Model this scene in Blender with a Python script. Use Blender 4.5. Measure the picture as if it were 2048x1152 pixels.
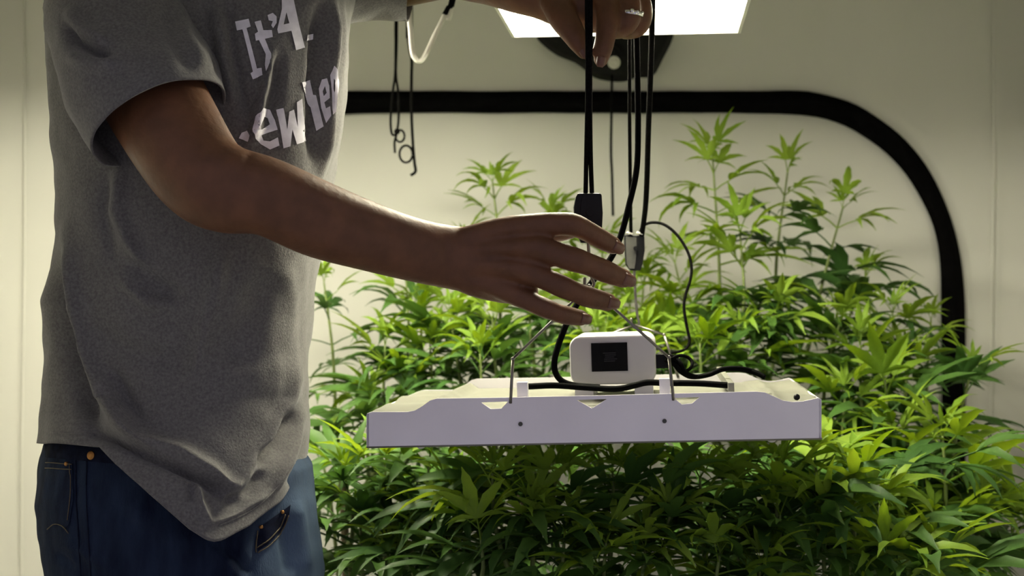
import bpy, bmesh, math, random
import numpy as np
from mathutils import Vector, Matrix, noise
from mathutils.bvhtree import BVHTree
from mathutils.geometry import tessellate_polygon

random.seed(7)
for o in list(bpy.data.objects):
    bpy.data.objects.remove(o)
sc = bpy.context.scene
COL = sc.collection
V = Vector

# ------------------------------------------------------------------ camera, world, exposure
F = 2813.3                      # focal length in photo pixels (2048 wide)
CAMZ = 1.19
cam_d = bpy.data.cameras.new('camera')
cam_d.sensor_width = 36.0
cam_d.lens = 36.0 * F / 2048.0
cam_d.clip_start = 0.05
cam_d.dof.use_dof = True
cam_d.dof.focus_distance = 1.43
cam_d.dof.aperture_fstop = 7.0
cam = bpy.data.objects.new('camera', cam_d)
cam.location = (0, 0, CAMZ)
cam.rotation_euler = (math.pi / 2, 0, 0)
COL.objects.link(cam)
sc.camera = cam

world = bpy.data.worlds.new('room_light')
sc.world = world
world.use_nodes = True
bg = world.node_tree.nodes['Background']
bg.inputs[0].default_value = (0.86, 0.82, 1.0, 1)
bg.inputs[1].default_value = 0.37
LAMP_STRENGTH = 135.0
LAMP_COLOR = (1.0, 0.95, 0.74)

vs = sc.view_settings
vs.view_transform = 'Standard'
vs.look = 'None'
vs.gamma = 1.0
vs.use_curve_mapping = False
vs.exposure = 0.0


# ------------------------------------------------------------------ helpers
def W(px, py, Y):
    """the place in the room that a sight line through photo pixel px, py reaches at depth Y"""
    return V(((px - 1024) * Y / F, Y, CAMZ - (py - 576) * Y / F))


def mm(Y):
    return Y / F


def lerp(a, b, t):
    return a + (b - a) * t


def interp(xs, ys, x):
    return float(np.interp(x, xs, ys))


def smoothpath(pts, n, extra=None):
    """Catmull-Rom through rows of numbers"""
    P = np.array([list(p) for p in pts], float)
    if len(P) < 3:
        t = np.linspace(0, 1, n)[:, None]
        return P[0] * (1 - t) + P[-1] * t
    ext = np.vstack([2 * P[0] - P[1], P, 2 * P[-1] - P[-2]])
    seg = len(P) - 1
    out = []
    for k in range(n):
        u = k / (n - 1) * seg
        i = min(int(u), seg - 1)
        f = u - i
        p0, p1, p2, p3 = ext[i], ext[i + 1], ext[i + 2], ext[i + 3]
        out.append(0.5 * (2 * p1 + (p2 - p0) * f + (2 * p0 - 5 * p1 + 4 * p2 - p3) * f * f + (3 * p1 - p0 - 3 * p2 + p3) * f ** 3))
    return np.array(out)


class MB:
    def __init__(s):
        s.v = []
        s.f = []

    def add(s, v, f):
        o = len(s.v)
        s.v += [V(p) for p in v]
        s.f += [tuple(i + o for i in q) for q in f]

    def box(s, c, size, ax=None):
        ax = ax or (V((1, 0, 0)), V((0, 1, 0)), V((0, 0, 1)))
        vs_ = []
        for dz in (-.5, .5):
            for dy in (-.5, .5):
                for dx in (-.5, .5):
                    vs_.append(V(c) + ax[0] * dx * size[0] + ax[1] * dy * size[1] + ax[2] * dz * size[2])
        s.add(vs_, [(0, 2, 3, 1), (4, 5, 7, 6), (0, 1, 5, 4), (2, 6, 7, 3), (0, 4, 6, 2), (1, 3, 7, 5)])

    def tube(s, pts, rad, seg=12, ref=None, n=None, caps=True, dome=False):
        """round or elliptic tube; rad: number, or list of numbers / (across, depth) pairs"""
        k = len(pts)
        R = [rad] * k if not isinstance(rad, (list, tuple)) else list(rad)
        R = [(r, r) if not isinstance(r, (list, tuple)) else r for r in R]
        rows = [list(p) + list(r) for p, r in zip(pts, R)]
        A = smoothpath(rows, n) if n else np.array(rows, float)
        C = [V(a[:3]) for a in A]
        RR = [(max(a[3], 1e-5), max(a[4], 1e-5)) for a in A]
        if dome:
            def cap(c, t, r):
                return [(c + t * (max(r) * math.sin(q)), (r[0] * math.cos(q), r[1] * math.cos(q))) for q in (0.5, 0.95, 1.3)]
            t0 = (C[0] - C[1]).normalized()
            t1 = (C[-1] - C[-2]).normalized()
            a = cap(C[0], t0, (RR[0][0], RR[0][1]))[::-1]
            b = cap(C[-1], t1, (RR[-1][0], RR[-1][1]))
            C = [x[0] for x in a] + C + [x[0] for x in b]
            RR = [x[1] for x in a] + RR + [x[1] for x in b]
        vs_, fs = [], []
        m = len(C)
        pu = None
        for i in range(m):
            t = (C[min(i + 1, m - 1)] - C[max(i - 1, 0)]).normalized()
            if ref is not None:
                u = t.cross(V(ref))
                if u.length < 1e-4:
                    u = pu if pu else t.orthogonal()
            else:
                u = pu - t * pu.dot(t) if pu is not None else t.orthogonal()
            u.normalize()
            w = t.cross(u).normalized()
            pu = u
            for j in range(seg):
                q = 2 * math.pi * j / seg
                vs_.append(C[i] + u * (math.cos(q) * RR[i][0]) + w * (math.sin(q) * RR[i][1]))
        for i in range(m - 1):
            for j in range(seg):
                a, b = i * seg + j, i * seg + (j + 1) % seg
                fs.append((a, b, b + seg, a + seg))
        if caps:
            fs.append(tuple(range(seg))[::-1])
            fs.append(tuple((m - 1) * seg + j for j in range(seg)))
        s.add(vs_, fs)

    def prism(s, outer, holes, thick):
        """flat outline in space (list of Vectors) with holes, given a thickness vector"""
        loops = [outer] + holes
        flat = [p for l in loops for p in l]
        tris = tessellate_polygon(loops)
        n = len(flat)
        vs_ = [V(p) for p in flat] + [V(p) + thick for p in flat]
        fs = []
        for t in tris:
            fs.append(tuple(t))
            fs.append(tuple(i + n for i in reversed(t)))
        o = 0
        for l in loops:
            k = len(l)
            for i in range(k):
                a, b = o + i, o + (i + 1) % k
                fs.append((a, b, b + n, a + n))
            o += k
        s.add(vs_, fs)

    def sphere(s, c, r, seg=16, rings=10, ax=None):
        r = (r, r, r) if not isinstance(r, (list, tuple)) else r
        ax = ax or (V((1, 0, 0)), V((0, 1, 0)), V((0, 0, 1)))
        vs_, fs = [], []
        for i in range(rings + 1):
            a = math.pi * i / rings
            a = min(max(a, 0.02), math.pi - 0.02)
            for j in range(seg):
                q = 2 * math.pi * j / seg
                vs_.append(V(c) + ax[0] * (r[0] * math.sin(a) * math.cos(q)) + ax[1] * (r[1] * math.sin(a) * math.sin(q)) + ax[2] * (r[2] * math.cos(a)))
        for i in range(rings):
            for j in range(seg):
                a, b = i * seg + j, i * seg + (j + 1) % seg
                fs.append((a, a + seg, b + seg, b))
        fs.append(tuple(range(seg)))
        fs.append(tuple(rings * seg + j for j in range(seg))[::-1])
        s.add(vs_, fs)


WL = {}


def mesh(name, mb, mat, smooth=True, fix=True, wl=V((0, 0, 0))):
    me = bpy.data.meshes.new(name)
    me.from_pydata([p - wl for p in mb.v], [], mb.f)
    if fix:
        bm = bmesh.new()
        bm.from_mesh(me)
        bmesh.ops.recalc_face_normals(bm, faces=bm.faces)
        bm.to_mesh(me)
        bm.free()
    if smooth:
        me.shade_smooth()
    if mat:
        me.materials.append(mat)
    return me


def sharp(me, deg=35):
    try:
        me.set_sharp_from_angle(angle=math.radians(deg))
    except Exception:
        pass


def part(name, mb, mat, parent=None, smooth=True, fix=True, hard=False, label=None, kind=None):
    wl = WL.get(parent.name, V((0, 0, 0))) if parent else V((0, 0, 0))
    me = mesh(name, mb, mat, smooth, fix, wl)
    if hard:
        sharp(me)
    o = bpy.data.objects.new(name, me)
    COL.objects.link(o)
    if parent:
        o.parent = parent
    WL[o.name] = wl
    if label:
        o['label'] = label
    if kind:
        o['kind'] = kind
    return o


def thing(name, loc, label, cat, group=None):
    o = bpy.data.objects.new(name, None)
    o.empty_display_size = 0.05
    o.location = loc
    COL.objects.link(o)
    WL[o.name] = V(loc)
    tag(o, label, cat, group)
    return o


def tag(o, label, cat, group=None):
    o['label'] = label
    o['category'] = cat
    if group:
        o['group'] = group
    return o


def struct(name, mb, mat, parent=None, **k):
    o = part(name, mb, mat, parent, **k)
    o['kind'] = 'structure'
    return o


# ------------------------------------------------------------------ materials
def material(name, col, rough=0.6, metal=0.0, noise_scale=None, noise_amt=0.15, bump=0.0, bump_scale=200.0, spec=0.4,
             sheen=0.0, sss=0.0, emit=None, estr=0.0, stretch=None, col2=None):
    m = bpy.data.materials.new(name)
    m.use_nodes = True
    nt = m.node_tree
    b = nt.nodes['Principled BSDF']
    b.inputs['Base Color'].default_value = (*col, 1)
    b.inputs['Roughness'].default_value = rough
    b.inputs['Metallic'].default_value = metal
    b.inputs['Specular IOR Level'].default_value = spec
    if sheen:
        b.inputs['Sheen Weight'].default_value = sheen
        b.inputs['Sheen Roughness'].default_value = 0.5
    if sss:
        b.inputs['Subsurface Weight'].default_value = sss
        b.inputs['Subsurface Radius'].default_value = (0.012, 0.004, 0.002)
        b.inputs['Subsurface Scale'].default_value = 0.5
    if emit:
        b.inputs['Emission Color'].default_value = (*emit, 1)
        b.inputs['Emission Strength'].default_value = estr
    tc = nt.nodes.new('ShaderNodeTexCoord')
    src = tc.outputs['Object']
    if stretch:
        mp = nt.nodes.new('ShaderNodeMapping')
        mp.inputs['Scale'].default_value = stretch
        nt.links.new(src, mp.inputs['Vector'])
        src = mp.outputs['Vector']
    if noise_scale:
        nz = nt.nodes.new('ShaderNodeTexNoise')
        nz.inputs['Scale'].default_value = noise_scale
        nz.inputs['Detail'].default_value = 4
        nt.links.new(src, nz.inputs['Vector'])
        mx = nt.nodes.new('ShaderNodeMix')
        mx.data_type = 'RGBA'
        c2 = col2 or tuple(min(1, c * (1 + 2 * noise_amt)) for c in col)
        c1 = col if col2 else tuple(c * (1 - 2 * noise_amt) for c in col)
        mx.inputs[6].default_value = (*c1, 1)
        mx.inputs[7].default_value = (*c2, 1)
        rm = nt.nodes.new('ShaderNodeMapRange')
        rm.inputs[1].default_value = 0.3
        rm.inputs[2].default_value = 0.7
        nt.links.new(nz.outputs['Fac'], rm.inputs[0])
        nt.links.new(rm.outputs[0], mx.inputs[0])
        nt.links.new(mx.outputs[2], b.inputs['Base Color'])
    if bump:
        nb = nt.nodes.new('ShaderNodeTexNoise')
        nb.inputs['Scale'].default_value = bump_scale
        nb.inputs['Detail'].default_value = 3
        nt.links.new(src, nb.inputs['Vector'])
        bp = nt.nodes.new('ShaderNodeBump')
        bp.inputs['Strength'].default_value = bump
        bp.inputs['Distance'].default_value = 0.002
        nt.links.new(nb.outputs['Fac'], bp.inputs['Height'])
        nt.links.new(bp.outputs[0], b.inputs['Normal'])
    return m


def leaf_material(name, c1, c2, trans):
    m = bpy.data.materials.new(name)
    m.use_nodes = True
    nt = m.node_tree
    b = nt.nodes['Principled BSDF']
    out = nt.nodes['Material Output']
    b.inputs['Roughness'].default_value = 0.5
    b.inputs['Specular IOR Level'].default_value = 0.3
    oi = nt.nodes.new('ShaderNodeObjectInfo')
    tc = nt.nodes.new('ShaderNodeTexCoord')
    nz = nt.nodes.new('ShaderNodeTexNoise')
    nz.inputs['Scale'].default_value = 40
    nt.links.new(tc.outputs['Object'], nz.inputs['Vector'])
    ad = nt.nodes.new('ShaderNodeMath')
    ad.operation = 'MULTIPLY_ADD'
    ad.inputs[1].default_value = 0.35
    nt.links.new(nz.outputs['Fac'], ad.inputs[0])
    sb = nt.nodes.new('ShaderNodeMath')
    sb.operation = 'MULTIPLY'
    sb.inputs[1].default_value = 0.75
    nt.links.new(oi.outputs['Random'], sb.inputs[0])
    nt.links.new(sb.outputs[0], ad.inputs[2])
    mx = nt.nodes.new('ShaderNodeMix')
    mx.data_type = 'RGBA'
    mx.inputs[6].default_value = (*c1, 1)
    mx.inputs[7].default_value = (*c2, 1)
    nt.links.new(ad.outputs[0], mx.inputs[0])
    nt.links.new(mx.outputs[2], b.inputs['Base Color'])
    tr = nt.nodes.new('ShaderNodeBsdfTranslucent')
    hs = nt.nodes.new('ShaderNodeHueSaturation')
    hs.inputs['Hue'].default_value = 0.48
    hs.inputs['Saturation'].default_value = 1.1
    hs.inputs['Value'].default_value = 1.35
    nt.links.new(mx.outputs[2], hs.inputs['Color'])
    nt.links.new(hs.outputs[0], tr.inputs['Color'])
    ms = nt.nodes.new('ShaderNodeMixShader')
    ms.inputs[0].default_value = trans
    nt.links.new(b.outputs[0], ms.inputs[1])
    nt.links.new(tr.outputs[0], ms.inputs[2])
    nt.links.new(ms.outputs[0], out.inputs['Surface'])
    return m


M = {}
M['wall'] = material('white_tent_fabric', (0.80, 0.79, 0.74), 0.75, noise_scale=3.0, noise_amt=0.02, bump=0.25, bump_scale=5, spec=0.2, stretch=(1.6, 1, 0.6))
M['floor'] = material('white_tent_floor', (0.72, 0.71, 0.66), 0.7, noise_scale=6, noise_amt=0.1)
M['black'] = material('black_webbing', (0.003, 0.0028, 0.003), 0.9, noise_scale=60, noise_amt=0.2, spec=0.04)
M['blackcloth'] = material('black_cloth', (0.008, 0.008, 0.008), 0.8, noise_scale=30, noise_amt=0.2, bump=0.3, bump_scale=60, spec=0.2)
M['cable'] = material('black_cable', (0.003, 0.003, 0.003), 0.8, noise_scale=60, noise_amt=0.1, spec=0.04)
M['rope'] = material('black_rope', (0.005, 0.0048, 0.0045), 0.9, noise_scale=500, noise_amt=0.3, bump=0.5, bump_scale=600, spec=0.03)
M['whitecable'] = material('white_cable', (0.75, 0.73, 0.66), 0.4, noise_scale=40, noise_amt=0.03)
M['plastic'] = material('black_plastic', (0.006, 0.006, 0.007), 0.45, noise_scale=60, noise_amt=0.1, spec=0.2)
M['paint'] = material('white_painted_steel', (0.88, 0.85, 0.90), 0.45, noise_scale=12, noise_amt=0.02, bump=0.03, bump_scale=300)
M['driver'] = material('grey_white_driver_case', (0.62, 0.60, 0.62), 0.5, noise_scale=12, noise_amt=0.02)
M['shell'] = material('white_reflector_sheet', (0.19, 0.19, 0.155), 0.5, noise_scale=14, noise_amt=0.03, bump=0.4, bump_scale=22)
M['steel'] = material('steel_wire', (0.20, 0.19, 0.175), 0.4, metal=1.0, noise_scale=80, noise_amt=0.1)
M['greymetal'] = material('grey_metal', (0.075, 0.075, 0.068), 0.5, metal=0.2, noise_scale=60, noise_amt=0.1)
M['labelblack'] = material('black_label', (0.004, 0.004, 0.005), 0.6, noise_scale=50, noise_amt=0.2, spec=0.1)
M['labelgrey'] = material('grey_print', (0.018, 0.018, 0.022), 0.6, noise_scale=60, noise_amt=0.1)
M['hood'] = material('lamp_reflector', (0.85, 0.84, 0.78), 0.35, noise_scale=30, noise_amt=0.02)
M['tube'] = material('glowing_tube', (1, 1, 0.9), 0.4, emit=LAMP_COLOR, estr=LAMP_STRENGTH, noise_scale=10, noise_amt=0.01)
M['skin'] = material('skin', (0.135, 0.058, 0.027), 0.5, noise_scale=45, noise_amt=0.10, bump=0.25, bump_scale=170, spec=0.35, sss=0.12)
M['nail'] = material('fingernail', (0.155, 0.072, 0.046), 0.3, noise_scale=60, noise_amt=0.05)
M['hair'] = material('brown_hair', (0.03, 0.018, 0.01), 0.6, noise_scale=200, noise_amt=0.3)
M['eye'] = material('eye', (0.7, 0.68, 0.65), 0.2, noise_scale=60, noise_amt=0.02)
M['shirt'] = material('heather_grey_jersey', (0.10, 0.096, 0.095), 0.95, noise_scale=380, noise_amt=0.1, bump=0.3, bump_scale=500, spec=0.1, sheen=0.25, col2=(0.17, 0.165, 0.157))
M['print'] = material('white_shirt_print', (0.80, 0.78, 0.84), 0.8, noise_scale=90, noise_amt=0.06, spec=0.1)
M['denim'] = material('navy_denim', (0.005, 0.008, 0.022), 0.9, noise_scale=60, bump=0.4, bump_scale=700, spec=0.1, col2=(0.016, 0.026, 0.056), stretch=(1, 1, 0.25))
M['denimdark'] = material('navy_denim_seam', (0.006, 0.008, 0.02), 0.9, noise_scale=120, noise_amt=0.2, spec=0.1)
M['stitch'] = material('gold_stitching', (0.09, 0.068, 0.038), 0.7, noise_scale=200, noise_amt=0.15)
M['rivet'] = material('copper_rivet', (0.36, 0.18, 0.06), 0.55, metal=0.9, noise_scale=200, noise_amt=0.1)
M['ring'] = material('silver_ring', (0.8, 0.8, 0.8), 0.15, metal=1.0, noise_scale=100, noise_amt=0.05)
M['shoe'] = material('dark_shoe', (0.02, 0.02, 0.02), 0.6, noise_scale=40, noise_amt=0.2)
M['stem'] = material('green_stem', (0.16, 0.21, 0.06), 0.55, noise_scale=60, noise_amt=0.15)
M['woody'] = material('brown_stem', (0.12, 0.09, 0.05), 0.7, noise_scale=60, noise_amt=0.2)
M['leaf'] = leaf_material('hemp_leaf', (0.034, 0.095, 0.022), (0.090, 0.185, 0.034), 0.28)
M['young'] = leaf_material('young_hemp_leaf', (0.15, 0.275, 0.024), (0.28, 0.42, 0.055), 0.37)
M['pot'] = material('black_fabric_pot', (0.02, 0.02, 0.02), 0.9, noise_scale=80, noise_amt=0.2)
M['soil'] = material('potting_soil', (0.04, 0.025, 0.015), 0.95, noise_scale=60, noise_amt=0.4, bump=0.8, bump_scale=90)

# paler far thigh: light along the jeans' edge painted into the denim
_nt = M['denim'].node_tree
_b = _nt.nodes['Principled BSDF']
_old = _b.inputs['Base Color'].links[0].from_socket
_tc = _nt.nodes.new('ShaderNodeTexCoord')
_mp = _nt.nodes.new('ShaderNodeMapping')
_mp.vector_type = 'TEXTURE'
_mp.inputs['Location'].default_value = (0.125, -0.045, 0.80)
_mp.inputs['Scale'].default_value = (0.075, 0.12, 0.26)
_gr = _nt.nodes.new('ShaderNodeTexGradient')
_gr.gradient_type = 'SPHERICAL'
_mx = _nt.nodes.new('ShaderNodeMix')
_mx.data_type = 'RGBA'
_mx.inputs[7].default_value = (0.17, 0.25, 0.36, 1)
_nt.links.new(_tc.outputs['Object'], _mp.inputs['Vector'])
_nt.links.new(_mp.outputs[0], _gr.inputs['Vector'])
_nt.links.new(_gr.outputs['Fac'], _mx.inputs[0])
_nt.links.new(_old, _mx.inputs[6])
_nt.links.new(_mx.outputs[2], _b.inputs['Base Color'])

# ------------------------------------------------------------------ setting: the grow tent
WY = 2.62          # back wall depth
XL, XR, ZC = -1.02, 0.962, 2.08
YF = 1.15


def grid_wall(p0, du, dv, nu, nv, disp):
    mb = MB()
    n = du.cross(dv).normalized()
    for j in range(nv + 1):
        for i in range(nu + 1):
            u, v = i / nu, j / nv
            mb.v.append(p0 + du * u + dv * v + n * disp(u, v))
    for j in range(nv):
        for i in range(nu):
            a = j * (nu + 1) + i
            mb.f.append((a, a + 1, a + nu + 2, a + nu + 1))
    return mb


def wrinkle(u, v):
    d = 0.006 * noise.noise(V((u * 5, v * 2.2, 3)))
    d += 0.003 * noise.noise(V((u * 16, v * 3.0, 9)))
    return d


back = struct('wall_back', grid_wall(V((XL, WY, 0)), V((XR - XL, 0, 0)), V((0, 0, ZC)), 90, 60, wrinkle), M['wall'], fix=False)
struct('wall_left', grid_wall(V((XL, YF, 0)), V((0, WY - YF, 0)), V((0, 0, ZC)), 40, 40, wrinkle), M['wall'], fix=False)
struct('wall_right', grid_wall(V((XR, WY, 0)), V((0, YF - WY, 0)), V((0, 0, ZC)), 40, 40, wrinkle), M['wall'], fix=False)
struct('ceiling', grid_wall(V((XL, WY, ZC)), V((XR - XL, 0, 0)), V((0, YF - WY, 0)), 20, 20, lambda u, v: 0), M['wall'], fix=False)
# the tent's front sheet with its open door, unseen, added to block room light
mb = MB()
for x0, x1, z0, z1 in ((XL, XR, 1.56, ZC), (XL, -0.62, 0, 1.56), (0.56, XR, 0, 1.56)):
    mb.box(((x0 + x1) / 2, YF - 0.004, (z0 + z1) / 2), (x1 - x0, 0.006, z1 - z0))
struct('wall_front', mb, M['wall'], smooth=False)
mb = MB()
mb.box((0, 0.6, -0.05), (6, 6, 0.1))
struct('floor', mb, M['floor'], smooth=False)

# sewn seams running up the back wall
for k, px in enumerate((1985, 46)):
    mb = MB()
    x = W(px, 0, WY - 0.01)[0]
    pts = [V((x + 0.003 * math.sin(z * 5 + k), WY - 0.010, z)) for z in np.linspace(0.02, ZC - 0.02, 30)]
    mb.tube(pts, [(0.0018, 0.0014)] * len(pts), 8, ref=(0, 1, 0))
    struct('trim_%d' % (k + 1), mb, M['wall'])

# black webbing border of the tent's rear door: one ribbon with a rounded corner
outer = [(640, 183), (900, 183), (1200, 182), (1450, 182), (1590, 182), (1640, 187), (1700, 204), (1750, 231), (1800, 269), (1848, 325), (1885, 392), (1912, 470), (1926, 550), (1931, 650), (1931, 850), (1930, 1250)]
inner = [(640, 228), (900, 227), (1200, 226), (1450, 226), (1560, 229), (1632, 234), (1685, 250), (1728, 273), (1768, 302), (1808, 345), (1843, 400), (1868, 458), (1880, 530), (1882, 650), (1884, 850), (1884, 1250)]
YB = WY - 0.012
o_ = [W(a, b, YB) for a, b in smoothpath(outer, 90)]
i_ = [W(a, b, YB) for a, b in smoothpath(inner, 90)]
xm = W(330, 0, YB)[0]        # mirrored left half stands behind the man
cx = 0.5 * (W(1908, 0, YB)[0] + xm)
o2 = [V((2 * cx - p.x, p.y, p.z)) for p in reversed(o_) if p.x > cx]
i2 = [V((2 * cx - p.x, p.y, p.z)) for p in reversed(i_) if p.x > cx]
OO = o2 + [p for p in o_ if p.x > cx]
II = i2 + [p for p in i_ if p.x > cx]


def even(ps, n):
    d = [0]
    for a, b in zip(ps, ps[1:]):
        d.append(d[-1] + (b - a).length)
    t = np.linspace(0, d[-1], n)
    A = np.array([list(p) for p in ps])
    return [V((np.interp(q, d, A[:, 0]), np.interp(q, d, A[:, 1]), np.interp(q, d, A[:, 2]))) for q in t]


OO, II = even(OO, 170), even(II, 170)
mb = MB()
n = len(OO)
for q, p in enumerate(OO):
    w = 0.0015 * noise.noise(V((q * 0.2, 0, 0)))
    for a in (OO[q] + V((0, 0, w)), OO[q] * 0.5 + II[q] * 0.5 + V((0, -0.007, 0)), II[q] + V((0, 0, w))):
        mb.v.append(V(a))
    mb.v.append(OO[q] * 0.5 + II[q] * 0.5 + V((0, 0.008, 0)))
for q in range(n - 1):
    a, b = q * 4, q * 4 + 4
    mb.f += [(a, a + 1, b + 1, b), (a + 1, a + 2, b + 2, b + 1), (a + 2, a + 3, b + 3, b + 2), (a + 3, a, b, b + 3)]
struct('trim_3', mb, M['black'])

# ------------------------------------------------------------------ the lamp that is on
YAW = math.radians(-6.0)
DW = V((math.cos(YAW), math.sin(YAW), 0))       # across a fixture
DD = V((-math.sin(YAW), math.cos(YAW), 0))      # depth of a fixture
UP = V((0, 0, 1))


def grow_lamp(far_mid, width, depth, height, label):
    t = thing('grow_lamp', far_mid - DD * depth / 2, label, 'lamp')
    c = far_mid - DD * depth / 2
    mb = MB()
    hw, hd = width / 2, depth / 2
    lv = [(1.0, 0.0), (1.0, 0.012), (0.72, height), (0.70, height)]
    loops = []
    for s_, z in lv[:3]:
        loops.append([c + DW * (a * hw * s_) + DD * (b * hd * s_) + UP * z for a, b in ((-1, -1), (1, -1), (1, 1), (-1, 1))])
    th = 0.004
    inn = []
    for s_, z in lv[:3]:
        inn.append([c + DW * (a * (hw * s_ - th)) + DD * (b * (hd * s_ - th)) + UP * (z - (0.004 if z > 0.05 else 0)) for a, b in ((-1, -1), (1, -1), (1, 1), (-1, 1))])
    allr = inn[::-1] + loops
    for r in allr:
        mb.v += r
    for k in range(len(allr) - 1):
        for j in range(4):
            a, b = k * 4 + j, k * 4 + (j + 1) % 4
            mb.f.append((a, b, b + 4, a + 4))
    mb.f.append((0, 1, 2, 3))
    e = (len(allr) - 1) * 4
    mb.f.append((e, e + 1, e + 2, e + 3))
    part('reflector', mb, M['hood'], t, smooth=False)
    # dimpled reflector vanes
    for k in range(3):
        mb = MB()
        x = lerp(-0.42, 0.42, k / 2) * width
        mb.tube([c + DW * x * 0.8 + DD * (q * hd * 0.6) + UP * (height * 0.75) for q in (-1, 0, 1)], [(0.02, 0.012)] * 3, 12, ref=(0, 0, 1))
        part('reflector_vane', mb, M['hood'], t)
    for k in range(4):
        mb = MB()
        x = lerp(-0.42, 0.18, k / 3) * width
        mb.tube([c + DW * x + DD * (q * hd * 0.62) + UP * 0.013 for q in (-1, -0.5, 0, 0.5, 1)], 0.010, 14, dome=True)
        part('lamp_tube', mb, M['tube'], t)
    mb = MB()
    mb.box(c + UP * (height + 0.02), (width * 0.4, depth * 0.4, 0.04), (DW, DD, UP))
    part('ballast', mb, M['paint'], t, smooth=False)
    for a in (-1, 1):
        mb = MB()
        p = c + DW * (a * width * 0.25) + UP * (height + 0.01)
        q = c + UP * (ZC - 0.003 - c.z)
        mb.tube([p, p.lerp(q, 0.5), q], 0.002, 8)
        part('hanging_cable', mb, M['rope'], t)
    return t


far = (W(1025, 70, 1.825) + W(1480, 72, 1.795)) / 2
grow_lamp(far, 0.293, 0.25, 0.08, 'glowing white grow lamp with open reflector above the upper hand')
far2 = W(400, 40, 2.05)
grow_lamp(far2, 0.293, 0.25, 0.08, 'second grow lamp hanging out of sight behind the man')

# black cinched duct sleeve on the back wall behind the lamp
t = thing('duct_sleeve', W(1210, 90, 2.57), 'black fabric duct sleeve sagging from the back wall under the glowing lamp', 'duct sleeve')
out = [(1072, 40), (1072, 72), (1088, 92), (1116, 112), (1150, 126), (1172, 142), (1190, 156), (1222, 163), (1250, 163), (1272, 156), (1306, 152), (1326, 118), (1346, 76), (1350, 40)]
out = [tuple(p) for p in smoothpath(out, 40)]
mb = MB()
cpx, cpy = 1215, 95
R_ = 8
for r in range(R_ + 1):
    for (a, b) in out:
        s_ = r / R_
        h = 0.055 * (1 - s_ ** 2) ** 0.6 + 0.006 * math.sin(a * 0.06 + s_ * 5) * (1 - s_)
        p = W(lerp(cpx, a, s_), lerp(cpy, b, s_), 2.585)
        mb.v.append(p + V((0, -h, 0)))
k = len(out)
for r in range(R_):
    for j in range(k):
        a, b = r * k + j, r * k + (j + 1) % k
        mb.f.append((a, b, b + k, a + k))
mb.f.append(tuple(R_ * k + j for j in range(k)))
part('sleeve_fabric', mb, M['blackcloth'], t)
mb = MB()
mb.tube([W(1228, 125, 2.575 - 0.07), W(1228, 125, 2.575 - 0.045)], 0.0115, 18)
mb.tube([W(1226, 128, 2.575 - 0.078), W(1228, 125, 2.575 - 0.07)], 0.005, 10)
part('cord_toggle', mb, M['whitecable'], t, hard=True, label='round pale cord toggle')
mb = MB()
mb.tube([W(1224, 150, 2.52), W(1223, 220, 2.515), W(1222, 300, 2.51), W(1224, 350, 2.51), W(1226, 432, 2.51)], 0.0024, 8, n=30)
part('draw_cord', mb, M['rope'], t)

# cords hanging at the left behind the man's raised sleeve
Yc_ = 2.3


def cordpath(pts, Y, r, mb, n=40):
    mb.tube([W(a, b, Y + (c if len(q) > 2 else 0)) for q in pts for a, b, c in [tuple(q) + ((0,) if len(q) < 3 else ())]], r, 8, n=n)


def ring_cord(mb, cx_, cy_, rx, ry, Y, r):
    pts = [W(cx_ + rx * math.cos(q), cy_ + ry * math.sin(q), Y + 0.004 * math.sin(q)) for q in np.linspace(0.2, 2 * math.pi + 0.1, 26)]
    mb.tube(pts, r, 8)


o = MB()
cordpath([(797, -420), (794, 30), (793, 100), (792, 150), (797, 190), (797, 240), (793, 268), (789, 285), (790, 306)], Yc_, 0.0020, o)
cordpath([(792, -420), (791, 30), (791, 100), (790, 150), (785, 190), (781, 240), (784, 268), (792, 268), (795, 262)], Yc_ + 0.005, 0.0020, o)
ring_cord(o, 800, 272, 9, 12, Yc_, 0.0018)
o.sphere(W(794, 263, Yc_), 0.005, 10, 8)
c1 = part('hanging_string', o, M['rope'])
tag(c1, 'black doubled hanging string with small knotted loop, nearest the grey shirt', 'string', 'loose strings behind the man')
o = MB()
cordpath([(824, -420), (823, 30), (824, 110), (823, 160), (823, 230), (826, 290), (829, 325), (831, 343), (821, 351)], Yc_, 0.0024, o)
cordpath([(815, -420), (814, 30), (815, 70), (820, 105), (823, 120), (823, 160)], Yc_ + 0.004, 0.0020, o)
ring_cord(o, 812, 308, 13, 17, Yc_, 0.0019)
o.sphere(W(825, 298, Yc_), 0.004, 10, 8)
c1 = part('hanging_string', o, M['rope'])
tag(c1, 'black hanging string with an open ring loop and frayed lower end, beside the white cable', 'string', 'loose strings behind the man')
o = MB()
cordpath([(960, -420), (905, 0), (890, 30), (870, 70), (852, 108), (840, 122), (829, 115), (824, 98), (821, 60), (819, 20), (818, -200)], 1.92, 0.0036, o, 60)
c1 = thing('lamp_cable', W(840, 122, 1.92), 'white lamp cable sagging in a bend beside the raised sleeve', 'cable')
part('cable', o, M['whitecable'], c1)
o = MB()
cordpath([(928, -130), (905, 0), (897, 17), (890, 30)], 1.92, 0.0044, o, 20)
part('cable_sheath', o, M['cable'], c1, label='black upper sheath')
o = MB()
o.box(W(690, 16, 2.1), (0.10, 0.02, 0.0075), (V((0.985, 0, -0.17)), V((0, 1, 0)), V((0.17, 0, 0.985))))
o.tube([W(700, 16, 2.1), W(700, -120, 2.1), V((W(700, 0, 2.1).x, 2.1, ZC - 0.003))], 0.002, 8)
c1 = part('hanging_bar', o, M['plastic'], hard=True)
tag(c1, 'short black hanging bar whose end sticks out past the shirt under the raised sleeve', 'bar')

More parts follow.
